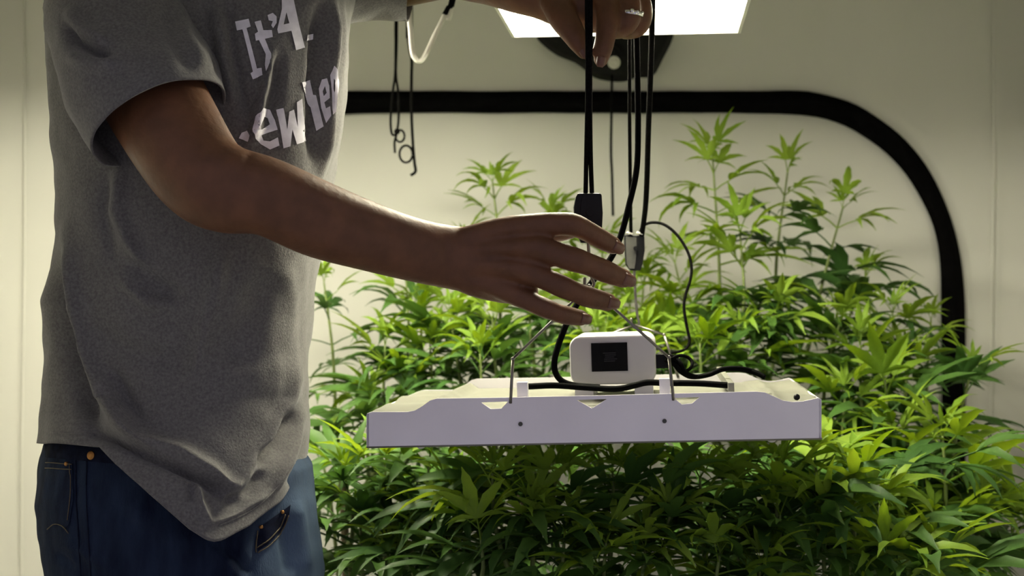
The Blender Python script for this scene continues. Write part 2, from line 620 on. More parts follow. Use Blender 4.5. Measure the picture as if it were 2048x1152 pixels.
# ------------------------------------------------------------------ the fixture being hung
YL = 1.45
tilt = math.radians(1.75)
LW = (DW * math.cos(tilt) + UP * math.sin(tilt)).normalized()
LU = (UP * math.cos(tilt) - DW * math.sin(tilt)).normalized()
PL0 = W(1188, 840, YL)
DEP = 0.32


def L(px, py, d=0.0):
    """point of the fixture's front sheet seen at that photo place, carried back d metres into the fixture"""
    ray = W(px, py, 1.0) - V((0, 0, CAMZ))
    s_ = (PL0 - V((0, 0, CAMZ))).dot(DD) / ray.dot(DD)
    return V((0, 0, CAMZ)) + ray * s_ + DD * d


fix = thing('led_fixture', L(1188, 885, DEP / 2), 'unlit white steel grow light fixture held up on wires by the man', 'light fixture')
prof = [(733, 893), (733, 830), (737, 826), (745, 824), (815, 824), (830, 821), (845, 812), (860, 801), (874, 797), (1020, 795), (1200, 791), (1400, 786), (1512, 783), (1530, 785), (1548, 793), (1566, 801), (1585, 804), (1605, 803), (1636, 796), (1643, 799), (1643, 876)]
holes = [[(962, 805), (1016, 803), (1003, 817), (981, 818)], [(1153, 800), (1214, 798), (1184, 817)], [(1347, 796), (1400, 794), (1384, 807), (1364, 809)]]
o = MB()
o.prism([L(*p) for p in prof], [[L(*p) for p in h] for h in holes], DD * 0.003)
part('front_panel', o, M['paint'], fix, smooth=False)
o = MB()
o.prism([L(*p, DEP) for p in prof], [], DD * 0.003)
part('rear_panel', o, M['paint'], fix, smooth=False)
# rolled bottom flange round the fixture
o = MB()
b0, b1 = L(734, 894.5, .0025), L(1643, 877.5, .0025)
for a, b in ((b0, b1), (b0 + DD * DEP, b1 + DD * DEP), (b0, b0 + DD * DEP), (b1, b1 + DD * DEP)):
    o.tube([a, a.lerp(b, .5), b], 0.0013, 8)
part('bottom_flange', o, M['shell'], fix)
# top shell: the profile carried from the front sheet to the rear one, slightly buckled
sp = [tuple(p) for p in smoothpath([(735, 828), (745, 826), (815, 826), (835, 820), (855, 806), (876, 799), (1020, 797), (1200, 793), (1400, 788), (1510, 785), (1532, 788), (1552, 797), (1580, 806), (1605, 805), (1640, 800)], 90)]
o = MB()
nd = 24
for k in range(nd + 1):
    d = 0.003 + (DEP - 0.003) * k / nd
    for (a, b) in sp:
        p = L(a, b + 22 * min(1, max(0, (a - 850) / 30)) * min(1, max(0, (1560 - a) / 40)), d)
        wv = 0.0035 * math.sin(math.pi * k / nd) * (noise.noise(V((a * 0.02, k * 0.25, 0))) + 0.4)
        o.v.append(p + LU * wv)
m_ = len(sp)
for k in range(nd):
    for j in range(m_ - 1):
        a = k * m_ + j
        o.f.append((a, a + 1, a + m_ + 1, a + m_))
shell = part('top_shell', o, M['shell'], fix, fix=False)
sm = shell.modifiers.new('thick', 'SOLIDIFY')
sm.thickness = 0.0015
# end walls
for px, pb, pt in ((734, 893, 827), (1642, 876, 799)):
    o = MB()
    sgn = 1 if px < 1000 else -1
    c = [L(px, pt), L(px, pb), L(px, pb, DEP), L(px, pt, DEP)]
    o.prism(c, [], LW * 0.002 * sgn)
    part('end_panel', o, M['paint'], fix, smooth=False)
# diffuser underside with led rows (unlit)
o = MB()
o.prism([L(740, 884, .005), L(1638, 868, .005), L(1638, 868, DEP), L(740, 884, DEP)], [], LU * 0.003)
part('led_board', o, M['hood'], fix, smooth=False)
for px, py in ((832, 893), (1548, 880)):
    o = MB()
    o.sphere(L(px, py, 0.03), 0.006, 12, 8)
    part('led_lens', o, M['hood'], fix)
for px, py in ((1041, 848), (1329, 842)):
    o = MB()
    c = L(px, py)
    o.tube([c + DD * 0.001, c - DD * 0.0012], 0.0023, 12)
    part('screw', o, M['greymetal'], fix, hard=True)
o = MB()
c = L(1596, 802, 0.012)
o.sphere(c + LU * 0.003, 0.0034, 10, 8)
part('rubber_plug', o, M['plastic'], fix)
# raised ribs across the shell, and small white tabs behind the front edge
for px, py in ((1458, 787),):
    o = MB()
    a = L(px, py, 0.01)
    o.prism([a, a + LW * 0.006, a + LW * 0.006 + LU * 0.010, a + LU * 0.010], [], DD * (DEP - 0.02))
    part('shell_rib', o, M['shell'], fix, smooth=False)
for px, py in ((1043, 796), (1330, 789)):
    o = MB()
    a = L(px, py, 0.016)
    o.box(a + LU * 0.001, (0.011, 0.012, 0.029), (LW, DD, LU))
    part('cable_clip', o, M['paint'], fix, smooth=False)
# driver box with rounded corners
def rbox(c, w, h, d, r, ax):
    mb = MB()
    ring = []
    for (sx, sy, a0) in ((1, 1, 0), (-1, 1, 90), (-1, -1, 180), (1, -1, 270)):
        for q in range(6):
            a = math.radians(a0 + q * 18)
            ring.append((sx * (w / 2 - r) + r * math.cos(a), sy * (h / 2 - r) + r * math.sin(a)))
    e = 0.004
    lv = [(-d / 2, e), (-d / 2 + e * .3, e * .3), (-d / 2 + e, 0), (d / 2 - e, 0), (d / 2 - e * .3, e * .3), (d / 2, e)]
    for (z, ins) in lv:
        for (x, y) in ring:
            f_ = 1 - ins / max(w, h) * 2
            mb.v.append(c + ax[0] * x * f_ + ax[2] * y * f_ + ax[1] * z)
    k = len(ring)
    for i in range(len(lv) - 1):
        for j in range(k):
            a, b = i * k + j, i * k + (j + 1) % k
            mb.f.append((a, b, b + k, a + k))
    mb.f.append(tuple(range(k)))
    mb.f.append(tuple((len(lv) - 1) * k + j for j in range(k)))
    return mb


dvf = 0.075                        # driver front face this far behind the front sheet


def at_depth(px, py, d):
    ray = W(px, py, 1.0) - V((0, 0, CAMZ))
    s_ = (PL0 + DD * d - V((0, 0, CAMZ))).dot(DD) / ray.dot(DD)
    return V((0, 0, CAMZ)) + ray * s_


dc = at_depth(1225, 720, dvf)
sc_px = dc.y / F
dw, dh, dd = 172 * sc_px, 98 * sc_px, 0.13
drv = part('driver_box', rbox(dc + DD * dd / 2, dw, dh, dd, 0.012, (LW, DD, LU)), M['driver'], fix, hard=True)
o = MB()
c = at_depth(1219, 714, dvf - 0.001)
o.box(c, (72 * sc_px, 0.002, 57 * sc_px), (LW, DD, LU))
part('rating_label', o, M['labelblack'], drv, smooth=False, label='black square rating label')
o = MB()
for q in range(5):     # illegible dark print lines
    o.box(c - DD * 0.0012 + LU * (8 - q * 4) * sc_px + LW * (q % 2) * sc_px * 2, ((26 - 4 * (q % 3)) * sc_px, 0.0006, 1.6 * sc_px), (LW, DD, LU))
part('label_print', o, M['labelgrey'], drv, smooth=False)
o = MB()
c = at_depth(1323, 722, dvf + 0.03)
o.box(c, (26 * sc_px, 0.02, 28 * sc_px), (LW, DD, LU))
o.box(c + LW * 9 * sc_px, (10 * sc_px, 0.016, 20 * sc_px), (LW, DD, LU))
part('plug_socket', o, M['plastic'], drv, smooth=False)
# driver feet so it stands on the shell
o = MB()
for a in (-.35, .35):
    bc = dc + DD * dd / 2 + LW * dw * a - LU * (dh / 2 + 0.010)
    o.box(bc, (0.02, dd * .8, 0.030), (LW, DD, LU))
part('driver_foot', o, M['paint'], fix, smooth=False)

# wire hangers (front and rear), apex hooked below each ratchet
apex_f = W(1178, 572, 1.452)
o = MB()
lf, lb = L(1021, 806, 0.0), L(1025, 718, 0.004)
rf, rb = L(1347, 800, 0.0), L(1338, 715, 0.004)
o.tube([lf + DD * .008, lf, lf.lerp(lb, .5), lb], 0.0017, 8)
o.tube([lb, lb.lerp(apex_f, .5), apex_f], 0.0015, 8)
o.tube([rf + DD * .008, rf, rf.lerp(rb, .5), rb], 0.0017, 8)
o.tube([rb, rb.lerp(apex_f, .5), apex_f], 0.0015, 8)
for p in (lb, rb, apex_f):
    o.sphere(p, 0.0022, 10, 8)
part('hanger_wire', o, M['steel'], fix)
apex_r = W(1270, 650, 1.452 + DEP)
o = MB()
lf, lb = L(1130, 800, DEP), L(1165, 700, DEP)
rf, rb = L(1365, 795, DEP), L(1330, 690, DEP)
for a, b in ((lf, lb), (rf, rb)):
    o.tube([a, a.lerp(b, .5), b], 0.0017, 8)
    o.tube([b, b.lerp(apex_r, .5), apex_r], 0.0015, 8)
    o.sphere(b, 0.0022, 10, 8)
part('hanger_wire', o, M['steel'], fix)
# flat black strap of cables lying along the shell behind the front edge
o = MB()
pts = [(1056, 773), (1110, 771), (1170, 775), (1232, 778), (1268, 771), (1295, 765), (1330, 766), (1400, 767), (1460, 771)]
o.tube([at_depth(a, b, 0.030) for a, b in pts], [(0.0033, 0.0045)] * len(pts), 10, ref=DD, n=50)
part('cable_strap', o, M['cable'], fix)


# rope ratchets
def ratchet(px, pyt, pyb, wpx, Y, topmat, label, hookpt, ropes, grey):
    s_ = Y / F
    t = thing('rope_ratchet', W(px, pyb, Y), label, 'ratchet hanger', 'rope ratchets above the fixture')
    w = wpx * s_
    h = (pyb - pyt) * s_
    c = W(px, (pyt + pyb) / 2, Y)
    o = MB()
    prof_ = [(-.36, .5), (.40, .5), (.46, .47), (.5, .1), (.47, -.28), (.3, -.5), (-.25, -.5), (-.44, -.25), (-.5, .22), (-.44, .42)] if not grey else [(-.48, .48), (.48, .44), (.5, .05), (.40, -.30), (.30, -.5), (-.18, -.5), (-.40, -.34), (-.46, 0.1)]
    o.prism([c + V((a * w, -0.006, b * h)) for a, b in prof_], [], V((0, 0.012, 0)))
    body = part('ratchet_body', o, topmat, t, smooth=False)
    bv = body.modifiers.new('soft', 'BEVEL')
    bv.width = 0.0012
    bv.segments = 2
    for sgn in (-1, 1):
        o = MB()
        o.prism([c + V((a * w * (.74 if not grey else .52) + (0.1 * w if not grey else -.16 * w), -0.0076 * 1 if sgn < 0 else 0.006, b * h * .9)) for a, b in prof_], [], V((0, 0.0016, 0)))
        part('side_plate', o, M['greymetal'] if grey else M['plastic'], t, smooth=False)
    o = MB()
    o.tube([c + V((0.05 * w, -0.010, 0.1 * h)), c + V((0.05 * w, 0.010, 0.1 * h))], 0.0035 if not grey else 0.003, 14)
    part('pulley_pin', o, M['plastic'], t, hard=True)
    if grey:
        o = MB()
        for a in (-.22, .26):
            o.box(c + V((a * w, -0.004, .52 * h)), (w * .30, 0.010, 0.0026), (V((.9, 0, -.3)), V((0, 1, 0)), V((.3, 0, .9))))
        part('rope_guide', o, M['whitecable'], t, smooth=False, label='bright rope guide tabs')
    o = MB()
    bpt = c - V((0, 0, h / 2))
    hp = V(hookpt)
    r = 0.006
    pts = [bpt + V((0, 0, 0.004)), bpt.lerp(hp, .4) + V((0.001, 0, 0)), bpt.lerp(hp, .8) + V((0.003, 0, 0)), hp + V((0.005, 0, 0.002)), hp + V((0.001, 0, -0.004)), hp + V((-.004, 0, 0)), hp + V((-.0045, 0, 0.009))]
    o.tube(pts, 0.0017, 8, n=30)
    part('hook', o, M['steel'], t)
    for k, (rp, rr) in enumerate(ropes):
        o = MB()
        o.tube(rp, rr, 8, n=24)
        part('rope', o, M['rope'], t)
    return t


YA = 1.452
topz = ZC - 0.004


def toceil(px, Y):
    p = W(px, 0, Y)
    return V((p.x, Y, topz))


ratchet(1176, 387, 486, 58, YA, M['plastic'], 'black rope ratchet gripped by the lower hand', apex_f,
        [([W(1171, 395, YA), W(1173, 300, YA), W(1175, 180, YA - .003), W(1175, 60, YA - .006), W(1174, -60, YA - .006), toceil(1174, YA)], 0.0024),
         ([W(1184, 395, YA), W(1181, 300, YA), W(1180, 180, YA - .003), W(1181, 60, YA - .006), W(1181, -60, YA - .006), toceil(1182, YA)], 0.0024)], False)
YR = 1.452 + DEP
ratchet(1268, 468, 541, 42, YR, M['plastic'], 'grey sided rope ratchet hanging behind the fingertips over the driver box', apex_r,
        [([W(1262, 474, YR), W(1260, 330, YR - .09), W(1259, 200, YR - .15), W(1259, 0, 1.56), W(1259, -120, 1.53), toceil(1259, 1.53)], 0.0022),
         ([W(1283, 474, YR), W(1292, 400, YR - .05), W(1297, 250, YR - .13), W(1302, 120, YR - .19), W(1305, 0, 1.53), W(1307, -120, 1.51), toceil(1309, 1.51)], 0.0034)], True)

# loose rope end in a loop from the rear ratchet
o = MB()
pts = [(1279, 468), (1286, 452), (1305, 445), (1330, 450), (1356, 472), (1376, 505), (1383, 535), (1380, 562), (1371, 590), (1368, 615), (1373, 650), (1379, 680), (1374, 695), (1362, 702), (1342, 706)]
o.tube([W(a, b, YR - 0.02 * i / len(pts)) for i, (a, b) in enumerate(pts)], 0.0019, 8, n=70)
tag(part('rope_end', o, M['rope']), 'thin black rope end arching out in a loop to the right of the rear ratchet', 'rope')
# power cord from above, passing behind the fingers to the fixture
o = MB()
pts = [(1274, -560, 1.525), (1273, 0, 1.525), (1275, 160, 1.525), (1276, 260, 1.525), (1273, 340, 1.525), (1258, 410, 1.525), (1242, 470, 1.525), (1222, 516, 1.52), (1190, 556, 1.515), (1158, 602, 1.51), (1134, 646, 1.50), (1117, 690, 1.495), (1109, 722, 1.49), (1111, 745, 1.49), (1124, 762, 1.487), (1150, 771, 1.484), (1200, 775, 1.482)]
o.tube([W(*p) for p in pts], 0.0034, 10, n=90)
tag(part('power_cord', o, M['cable']), 'thick black power cord running down behind the fingers onto the fixture', 'cord')
# output leads bundled at the right of the driver
o = MB()
Ld = 0.085
bun = [[(1332, 712), (1350, 716), (1362, 730), (1372, 746), (1392, 753), (1420, 748), (1446, 738), (1480, 737), (1510, 744), (1530, 755)],
       [(1332, 720), (1348, 728), (1360, 742), (1376, 752), (1394, 754), (1420, 749), (1446, 739), (1478, 738), (1508, 745), (1530, 755)],
       [(1334, 724), (1356, 712), (1374, 714), (1384, 724), (1381, 736), (1370, 742), (1360, 735), (1352, 722), (1340, 716)]]
for k, bb in enumerate(bun):
    o.tube([at_depth(a, b, Ld + 0.004 * math.sin(i * 1.7 + k * 2)) for i, (a, b) in enumerate(bb)], 0.0027 if k < 2 else 0.0019, 8, n=60)
tag(part('output_lead', o, M['cable']), 'black output leads bundled and looped at the right of the driver box', 'cord')

# ------------------------------------------------------------------ person
YT = 1.54
prs = thing('person', (-0.36, 1.55, 0), 'person in grey printed t-shirt and blue jeans reaching across to hold the hanging fixture', 'person')


def PX(p, Y=None):
    return 1024 + p.x * F / p.y, 576 - (p.z - CAMZ) * F / p.y


# ---- body volumes (merged into one skin)
B = MB()
SA = V((math.cos(math.radians(42)), math.sin(math.radians(42)), 0))     # shoulder line (to his left)
FA = V((SA.y, -SA.x, 0))                                                  # the way his chest faces


def Z(py, Y=YT):
    return W(0, py, Y).z


def ctr(px, py, Y=YT):
    return W(px, py, Y)


B.tube([ctr(365, 1180), ctr(365, 1050), ctr(362, 900), ctr(365, 700), ctr(385, 450), ctr(400, 200), ctr(410, 40), ctr(418, -60), ctr(425, -105)],
       [(0.115, 0.095), (0.118, 0.098), (0.108, 0.092), (0.108, 0.09), (0.115, 0.095), (0.12, 0.098), (0.125, 0.09), (0.11, 0.075), (0.065, 0.056)], 28, ref=FA, n=40, dome=True)
HC = ctr(450, -330)
B.tube([ctr(424, -60), ctr(432, -150), ctr(440, -240)], [0.062, 0.058, 0.06], 18, n=10, dome=True)
FD = V((0.95, -0.25, -0.18)).normalized()                                 # where he looks
RD = FD.cross(UP).normalized()
HU = RD.cross(FD).normalized()
hax = (RD, FD, HU)
B.sphere(HC - FD * 0.005 + HU * 0.02, (0.076, 0.095, 0.105), 28, 18, hax)
B.sphere(HC + FD * 0.025 - HU * 0.06, (0.056, 0.066, 0.060), 20, 14, hax)
B.tube([HC + FD * 0.088 + HU * 0.018, HC + FD * 0.104 - HU * 0.012, HC + FD * 0.098 - HU * 0.026], [0.009, 0.012, 0.014], 12, n=8, dome=True)
B.tube([HC + FD * 0.087 - HU * 0.052 - RD * .022, HC + FD * 0.094 - HU * 0.050, HC + FD * 0.087 - HU * 0.052 + RD * .022], 0.007, 10, n=7, dome=True)
B.sphere(HC + FD * 0.086 - HU * 0.096, (0.022, 0.016, 0.016), 12, 8, hax)
for sg in (-1, 1):
    B.sphere(HC + RD * 0.078 * sg - FD * 0.008 - HU * 0.008, (0.010, 0.018, 0.032), 14, 10, hax)
# legs
for (hx, hy, kx, ky, fx, fy) in ((285, 1.50, 280, 1.46, 0, 0), (455, 1.59, 480, 1.60, 0, 0)):
    hp = ctr(hx, 1150, hy)
    kp = V((ctr(kx, 0, ky).x + 0.02, ky, 0.50))
    fp = V((kp.x - 0.03, ky + 0.01, 0.07))
    B.tube([hp, hp.lerp(kp, .5), kp, kp.lerp(fp, .35), fp], [0.075, 0.074, 0.056, 0.056, 0.040], 18, n=24, dome=True)
    B.tube([fp + V((-.03, 0, -.035)), fp + V((.06, -.03, -.035)), fp + V((.15, -.07, -.045))], [(.035, .03), (.042, .03), (.034, .018)], 14, ref=UP, n=10, dome=True)

# right arm, nearest the camera: photo place, depth, half thickness in photo pixels, depth ratio
ARM = [(238, 30, 1.45, 112, .85), (285, 150, 1.40, 106, .85), (345, 262, 1.355, 101, .85), (400, 345, 1.33, 95, .85), (452, 377, 1.32, 90, .85),
       (535, 394, 1.325, 79, .85), (640, 440, 1.345, 77, .82), (740, 474, 1.365, 69, .76), (830, 500, 1.385, 64, .68), (905, 515, 1.40, 64, .58), (960, 522, 1.405, 68, .42)]
B.tube([W(a, b, c) for a, b, c, d, e in ARM], [(d * c / F, d * c / F * e) for a, b, c, d, e in ARM], 30, ref=(0, 1, 0), n=70, dome=True)
# elbow point
B.sphere(W(425, 415, 1.325), 0.021, 16, 12)
# right palm
PALM = [(915, 516, 1.402, 62, .022), (960, 523, 1.403, 74, .0185), (1010, 524, 1.400, 84, .0165), (1048, 522, 1.398, 84, .0140), (1070, 520, 1.397, 72, .0105)]
B.tube([W(a, b, c) for a, b, c, d, e in PALM], [(d * c / F, e) for a, b, c, d, e in PALM], 26, ref=(0, 1, 0), n=20, dome=False)
FING = [
    [(930, 480, 1.398, 26), (1010, 458, 1.389, 24), (1074, 450, 1.384, 23), (1112, 448, 1.381, 20.5), (1146, 450, 1.378, 20.5), (1174, 462, 1.384, 18), (1200, 477, 1.392, 17.5), (1226, 491, 1.402, 13.5)],
    [(930, 505, 1.395, 25), (1010, 495, 1.386, 23), (1067, 495, 1.380, 24), (1108, 506, 1.376, 21), (1148, 519, 1.373, 22), (1178, 529, 1.379, 19.5), (1206, 541, 1.387, 20), (1247, 557, 1.400, 14.5)],
    [(930, 530, 1.395, 25), (1000, 532, 1.388, 23), (1053, 543, 1.383, 22.5), (1092, 559, 1.379, 19), (1126, 574, 1.376, 19.5), (1152, 585, 1.381, 17.5), (1177, 594, 1.388, 18.5), (1216, 604, 1.400, 13.5)],
    [(925, 552, 1.399, 24), (980, 568, 1.394, 22), (1026, 588, 1.390, 21), (1062, 604, 1.387, 17), (1092, 617, 1.385, 17), (1112, 625, 1.388, 15.5), (1130, 630, 1.393, 16), (1162, 636, 1.403, 11.5)]]
NAILS = []
for fg in FING:
    fg = [(a, b, c, r * 1.0 + (3.6 if i > 2 else 1.2) + (1.8 if i == len(fg) - 1 else 0)) for i, (a, b, c, r) in enumerate(fg)]
    B.tube([W(a, b, c) for a, b, c, r in fg], [(r * c / F * 1.0, r * c / F * 0.92) for a, b, c, r in fg], 18, ref=(0, 1, 0), n=44, dome=True)
    a, b = W(*fg[-2][:3]), W(*fg[-1][:3])
    NAILS.append((b, (b - a).normalized(), fg[-1][3] * fg[-1][2] / F))
# right thumb: leaves the top side of the palm and reaches behind the ratchet
TH = [(935, 495, 1.415, 26), (985, 475, 1.435, 27), (1040, 470, 1.455, 22), (1090, 470, 1.472, 20), (1135, 462, 1.484, 18), (1172, 452, 1.487, 14)]
B.tube([W(a, b, c) for a, b, c, r in TH], [(r * c / F, r * c / F * .85) for a, b, c, r in TH], 18, ref=(0, 1, 0), n=30, dome=True)

# left arm, raised, mostly above the frame
LA = [(690, -75, 1.62, 105, .9), (800, -85, 1.65, 98, .9), (895, -92, 1.62, 90, .9), (975, -70, 1.575, 80, .85), (1040, -40, 1.54, 68, .8), (1090, -22, 1.525, 62, .75), (1120, -14, 1.52, 64, .65)]
B.tube([W(a, b, c) for a, b, c, d, e in LA], [(d * c / F, d * c / F * e) for a, b, c, d, e in LA], 26, ref=(0, 1, 0), n=50, dome=True)
LP = [(1105, -20, 1.525, 66, .026), (1150, -10, 1.515, 72, .027), (1195, -8, 1.512, 74, .026), (1235, -14, 1.515, 62, .020)]
B.tube([W(a, b, c) for a, b, c, d, e in LP], [(d * c / F, e) for a, b, c, d, e in LP], 24, ref=(0, 1, 0), n=16, dome=True)
LF = [
    # thumb: presses the rope from the left side
    [(1110, 0, 1.50, 32), (1126, 35, 1.483, 30), (1146, 66, 1.472, 25), (1158, 88, 1.468, 20), (1167, 104, 1.468, 15)],
    # index straight down beside the rope
    [(1190, -30, 1.497, 26), (1212, 5, 1.485, 25), (1216, 40, 1.478, 24), (1211, 74, 1.474, 21), (1206, 98, 1.472, 20), (1202, 120, 1.472, 15)],
    # middle, ring and little fingers curled
    [(1205, -30, 1.503, 25), (1250, -8, 1.492, 24), (1262, 28, 1.484, 22), (1250, 56, 1.487, 19), (1228, 62, 1.503, 17)],
    [(1215, -36, 1.525, 25), (1268, -10, 1.512, 24), (1284, 24, 1.502, 22), (1276, 54, 1.505, 20), (1250, 64, 1.524, 16)],
    [(1210, -40, 1.548, 24), (1262, -20, 1.542, 22), (1284, 8, 1.534, 20), (1280, 36, 1.534, 18), (1256, 46, 1.548, 14)]]
for k, fg in enumerate(LF):
    B.tube([W(a, b, c) for a, b, c, r in fg], [(r * c / F, r * c / F * .92) for a, b, c, r in fg], 18, ref=(0, 1, 0), n=30, dome=True)
    if k < 2:
        a, b = W(*fg[-2][:3]), W(*fg[-1][:3])
        NAILS.append((b, (b - a).normalized(), fg[-1][3] * fg[-1][2] / F))


def remesh(mb, vox, smooth_it):
    me = mesh('tmp', mb, None)
    ob = bpy.data.objects.new('tmp', me)
    COL.objects.link(ob)
    r = ob.modifiers.new('r', 'REMESH')
    r.mode = 'VOXEL'
    r.voxel_size = vox
    s_ = ob.modifiers.new('s', 'SMOOTH')
    s_.factor = 0.5
    s_.iterations = smooth_it
    dg = bpy.context.evaluated_depsgraph_get()
    m2 = bpy.data.meshes.new_from_object(ob.evaluated_get(dg))
    bpy.data.objects.remove(ob)
    return m2


def np_verts(me):
    a = np.empty(len(me.vertices) * 3, np.float32)
    me.vertices.foreach_get('co', a)
    return a.reshape(-1, 3).astype(np.float64)


def np_norms(me):
    a = np.empty(len(me.vertices) * 3, np.float32)
    me.vertex_normals.foreach_get('vector', a)
    return a.reshape(-1, 3).astype(np.float64)


def seg_dist(P, poly):
    """distance of 2-D points to a polyline, with position along it 0..1"""
    best = np.full(len(P), 1e9)
    pos = np.zeros(len(P))
    poly = np.array(poly, float)
    ln = np.hypot(*(poly[1:] - poly[:-1]).T)
    cum = np.concatenate([[0], np.cumsum(ln)])
    for i in range(len(poly) - 1):
        a, b = poly[i], poly[i + 1]
        d = b - a
        t = np.clip(((P - a) @ d) / max(d @ d, 1e-9), 0, 1)
        q = a + t[:, None] * d
        dist = np.hypot(*(P - q).T)
        m = dist < best
        best[m] = dist[m]
        pos[m] = (cum[i] + t[m] * ln[i]) / cum[-1]
    return best, pos


def strokes(me, lst, facing=-0.05, gain=1.0):
    """carve creases and folds: each stroke is (line, height in m, half width); only on the side it is drawn on"""
    co = np_verts(me)
    no = np_norms(me)
    P = np.stack([1024 + co[:, 0] * F / co[:, 1], 576 - (co[:, 2] - CAMZ) * F / co[:, 1]], 1)
    view = co - np.array([0, 0, CAMZ])
    view /= np.linalg.norm(view, axis=1)[:, None]
    fac = np.clip((-(no * view).sum(1) - facing) * 3, 0, 1)
    disp = np.zeros(len(co))
    for line, h, w in lst:
        h = h * gain
        d, pos = seg_dist(P, line)
        taper = np.clip(np.minimum(pos, 1 - pos) * 5 + 0.15, 0, 1)
        disp += h * np.exp(-(d / w) ** 2) * taper * fac
    co += no * disp[:, None]
    me.vertices.foreach_set('co', co.astype(np.float32).ravel())
    me.update()


def put(name, me, mat, parent):
    wl = WL[parent.name]
    co = np_verts(me) - np.array(wl)
    me.vertices.foreach_set('co', co.astype(np.float32).ravel())
    me.update()
    me.name = name
    me.materials.clear()
    me.materials.append(mat)
    me.shade_smooth()
    o = bpy.data.objects.new(name, me)
    COL.objects.link(o)
    o.parent = parent
    WL[o.name] = wl
    return o


body = remesh(B, 0.0026, 4)
strokes(body, [
    # tendons and knuckles on the back of the lower hand
    ([(960, 470), (1060, 452)], 0.0012, 7), ([(950, 500), (1050, 496)], 0.0012, 7), ([(950, 525), (1035, 540)], 0.0010, 7),
    ([(1000, 474), (1075, 472)], -0.0010, 7), ([(990, 512), (1050, 520)], -0.0010, 7),
    ([(1136, 436), (1150, 460)], 0.0010, 7), ([(1140, 505), (1150, 532)], 0.0010, 8), ([(1120, 562), (1128, 590)], 0.0010, 7),
    ([(1143, 436), (1147, 466)], -0.0006, 2.5), ([(1151, 436), (1155, 466)], -0.0006, 2.5), ([(1144, 504), (1146, 536)], -0.0006, 2.5), ([(1152, 504), (1156, 536)], -0.0006, 2.5),
    ([(1122, 560), (1124, 590)], -0.0006, 2.5), ([(1130, 562), (1133, 592)], -0.0006, 2.5), ([(1196, 465), (1190, 490)], -0.0005, 2.5), ([(1203, 526), (1197, 556)], -0.0005, 2.5),
    ([(890, 470), (895, 560)], -0.0008, 7), ([(505, 300), (480, 345), (455, 375)], -0.0015, 9),
    ([(560, 380), (700, 430), (840, 480)], -0.0018, 16), ([(460, 420), (600, 470), (760, 520)], 0.0015, 18),
])
body_o = put('body', body, M['skin'], prs)

# fingernails
for (c, t_, r) in NAILS:
    o = MB()
    w_ = t_.cross(V((0, 1, 0))).normalized()
    nrm = w_.cross(t_).normalized()
    if nrm.y > 0:
        nrm = -nrm
    for i in range(7):
        for j in range(5):
            a = (j - 2) / 2 * 0.75
            u_ = (i - 3) / 3
            sh = math.sqrt(max(0, 1 - 0.75 * max(0, u_) ** 2))
            p = c + t_ * (u_ * r * 0.75 + r * 0.32) + w_ * (math.sin(a * sh) * r * 0.90) + nrm * (math.cos(a * sh) * r * 0.93 * (1 - 0.16 * max(0, u_)) + 0.0001 - 0.001 * max(0, u_ - .5))
            o.v.append(p)
    for i in range(6):
        for j in range(4):
            a = i * 5 + j
            o.f.append((a, a + 1, a + 6, a + 5))
    f_ = part('fingernail', o, M['nail'], body_o)
    s_ = f_.modifiers.new('t', 'SOLIDIFY')
    s_.thickness = 0.0008
    s_.offset = 0
# ring on the upper hand's ring finger, set where the finger's back faces out
B_BVH = BVHTree.FromPolygons([V(p) + WL[body_o.name] for p in np_verts(body)], [tuple(p.vertices) for p in body.polygons])


def on_body(px, py):
    e = V((0, 0, CAMZ))
    d = (W(px, py, 1.0) - e).normalized()
    return B_BVH.ray_cast(e, d)[:2]


o = MB()
h, nn = on_body(1274, 24)
rr = 21.5 * 1.5 / F
t_ = V((0.12, 0.0, 1.0)).normalized()
c = h - nn * (rr * 0.93)
u_ = (nn - t_ * nn.dot(t_)).normalized()
w_ = t_.cross(u_)
o.tube([c + u_ * (rr * math.cos(q)) + w_ * (rr * math.sin(q)) for q in np.linspace(0, 2 * math.pi, 41)], [(0.0011, 0.0024)] * 41, 8, ref=t_)
part('finger_ring', o, M['ring'], prs, label='silver ring on the upper hand')
o = MB()
for px, py, r in ((1264, 22, 0.0026), (1274, 24, 0.0019), (1283, 26, 0.0019)):
    h, nn = on_body(px, py)
    if h is not None:
        o.sphere(h + nn * 0.0008, r, 12, 8)
part('ring_stone', o, M['ring'], prs)
# head details (above the frame)
o = MB()
o.sphere(HC - FD * 0.014 + HU * 0.032, (0.083, 0.099, 0.108), 28, 18, hax)
hv = [(p - HC) for p in o.v]
keep = MB()
keep.v = o.v
keep.f = [f for f in o.f if len(f) == 4 and all(hv[i].dot(HU) > 0.055 or hv[i].dot(FD) < -0.02 and hv[i].dot(HU) > -0.045 for i in f)]
part('hair', keep, M['hair'], prs, fix=False)
for sg in (-1, 1):
    o = MB()
    o.sphere(HC + FD * 0.082 + RD * 0.031 * sg + HU * 0.014, 0.0115, 14, 10)
    part('eye', o, M['eye'], prs)

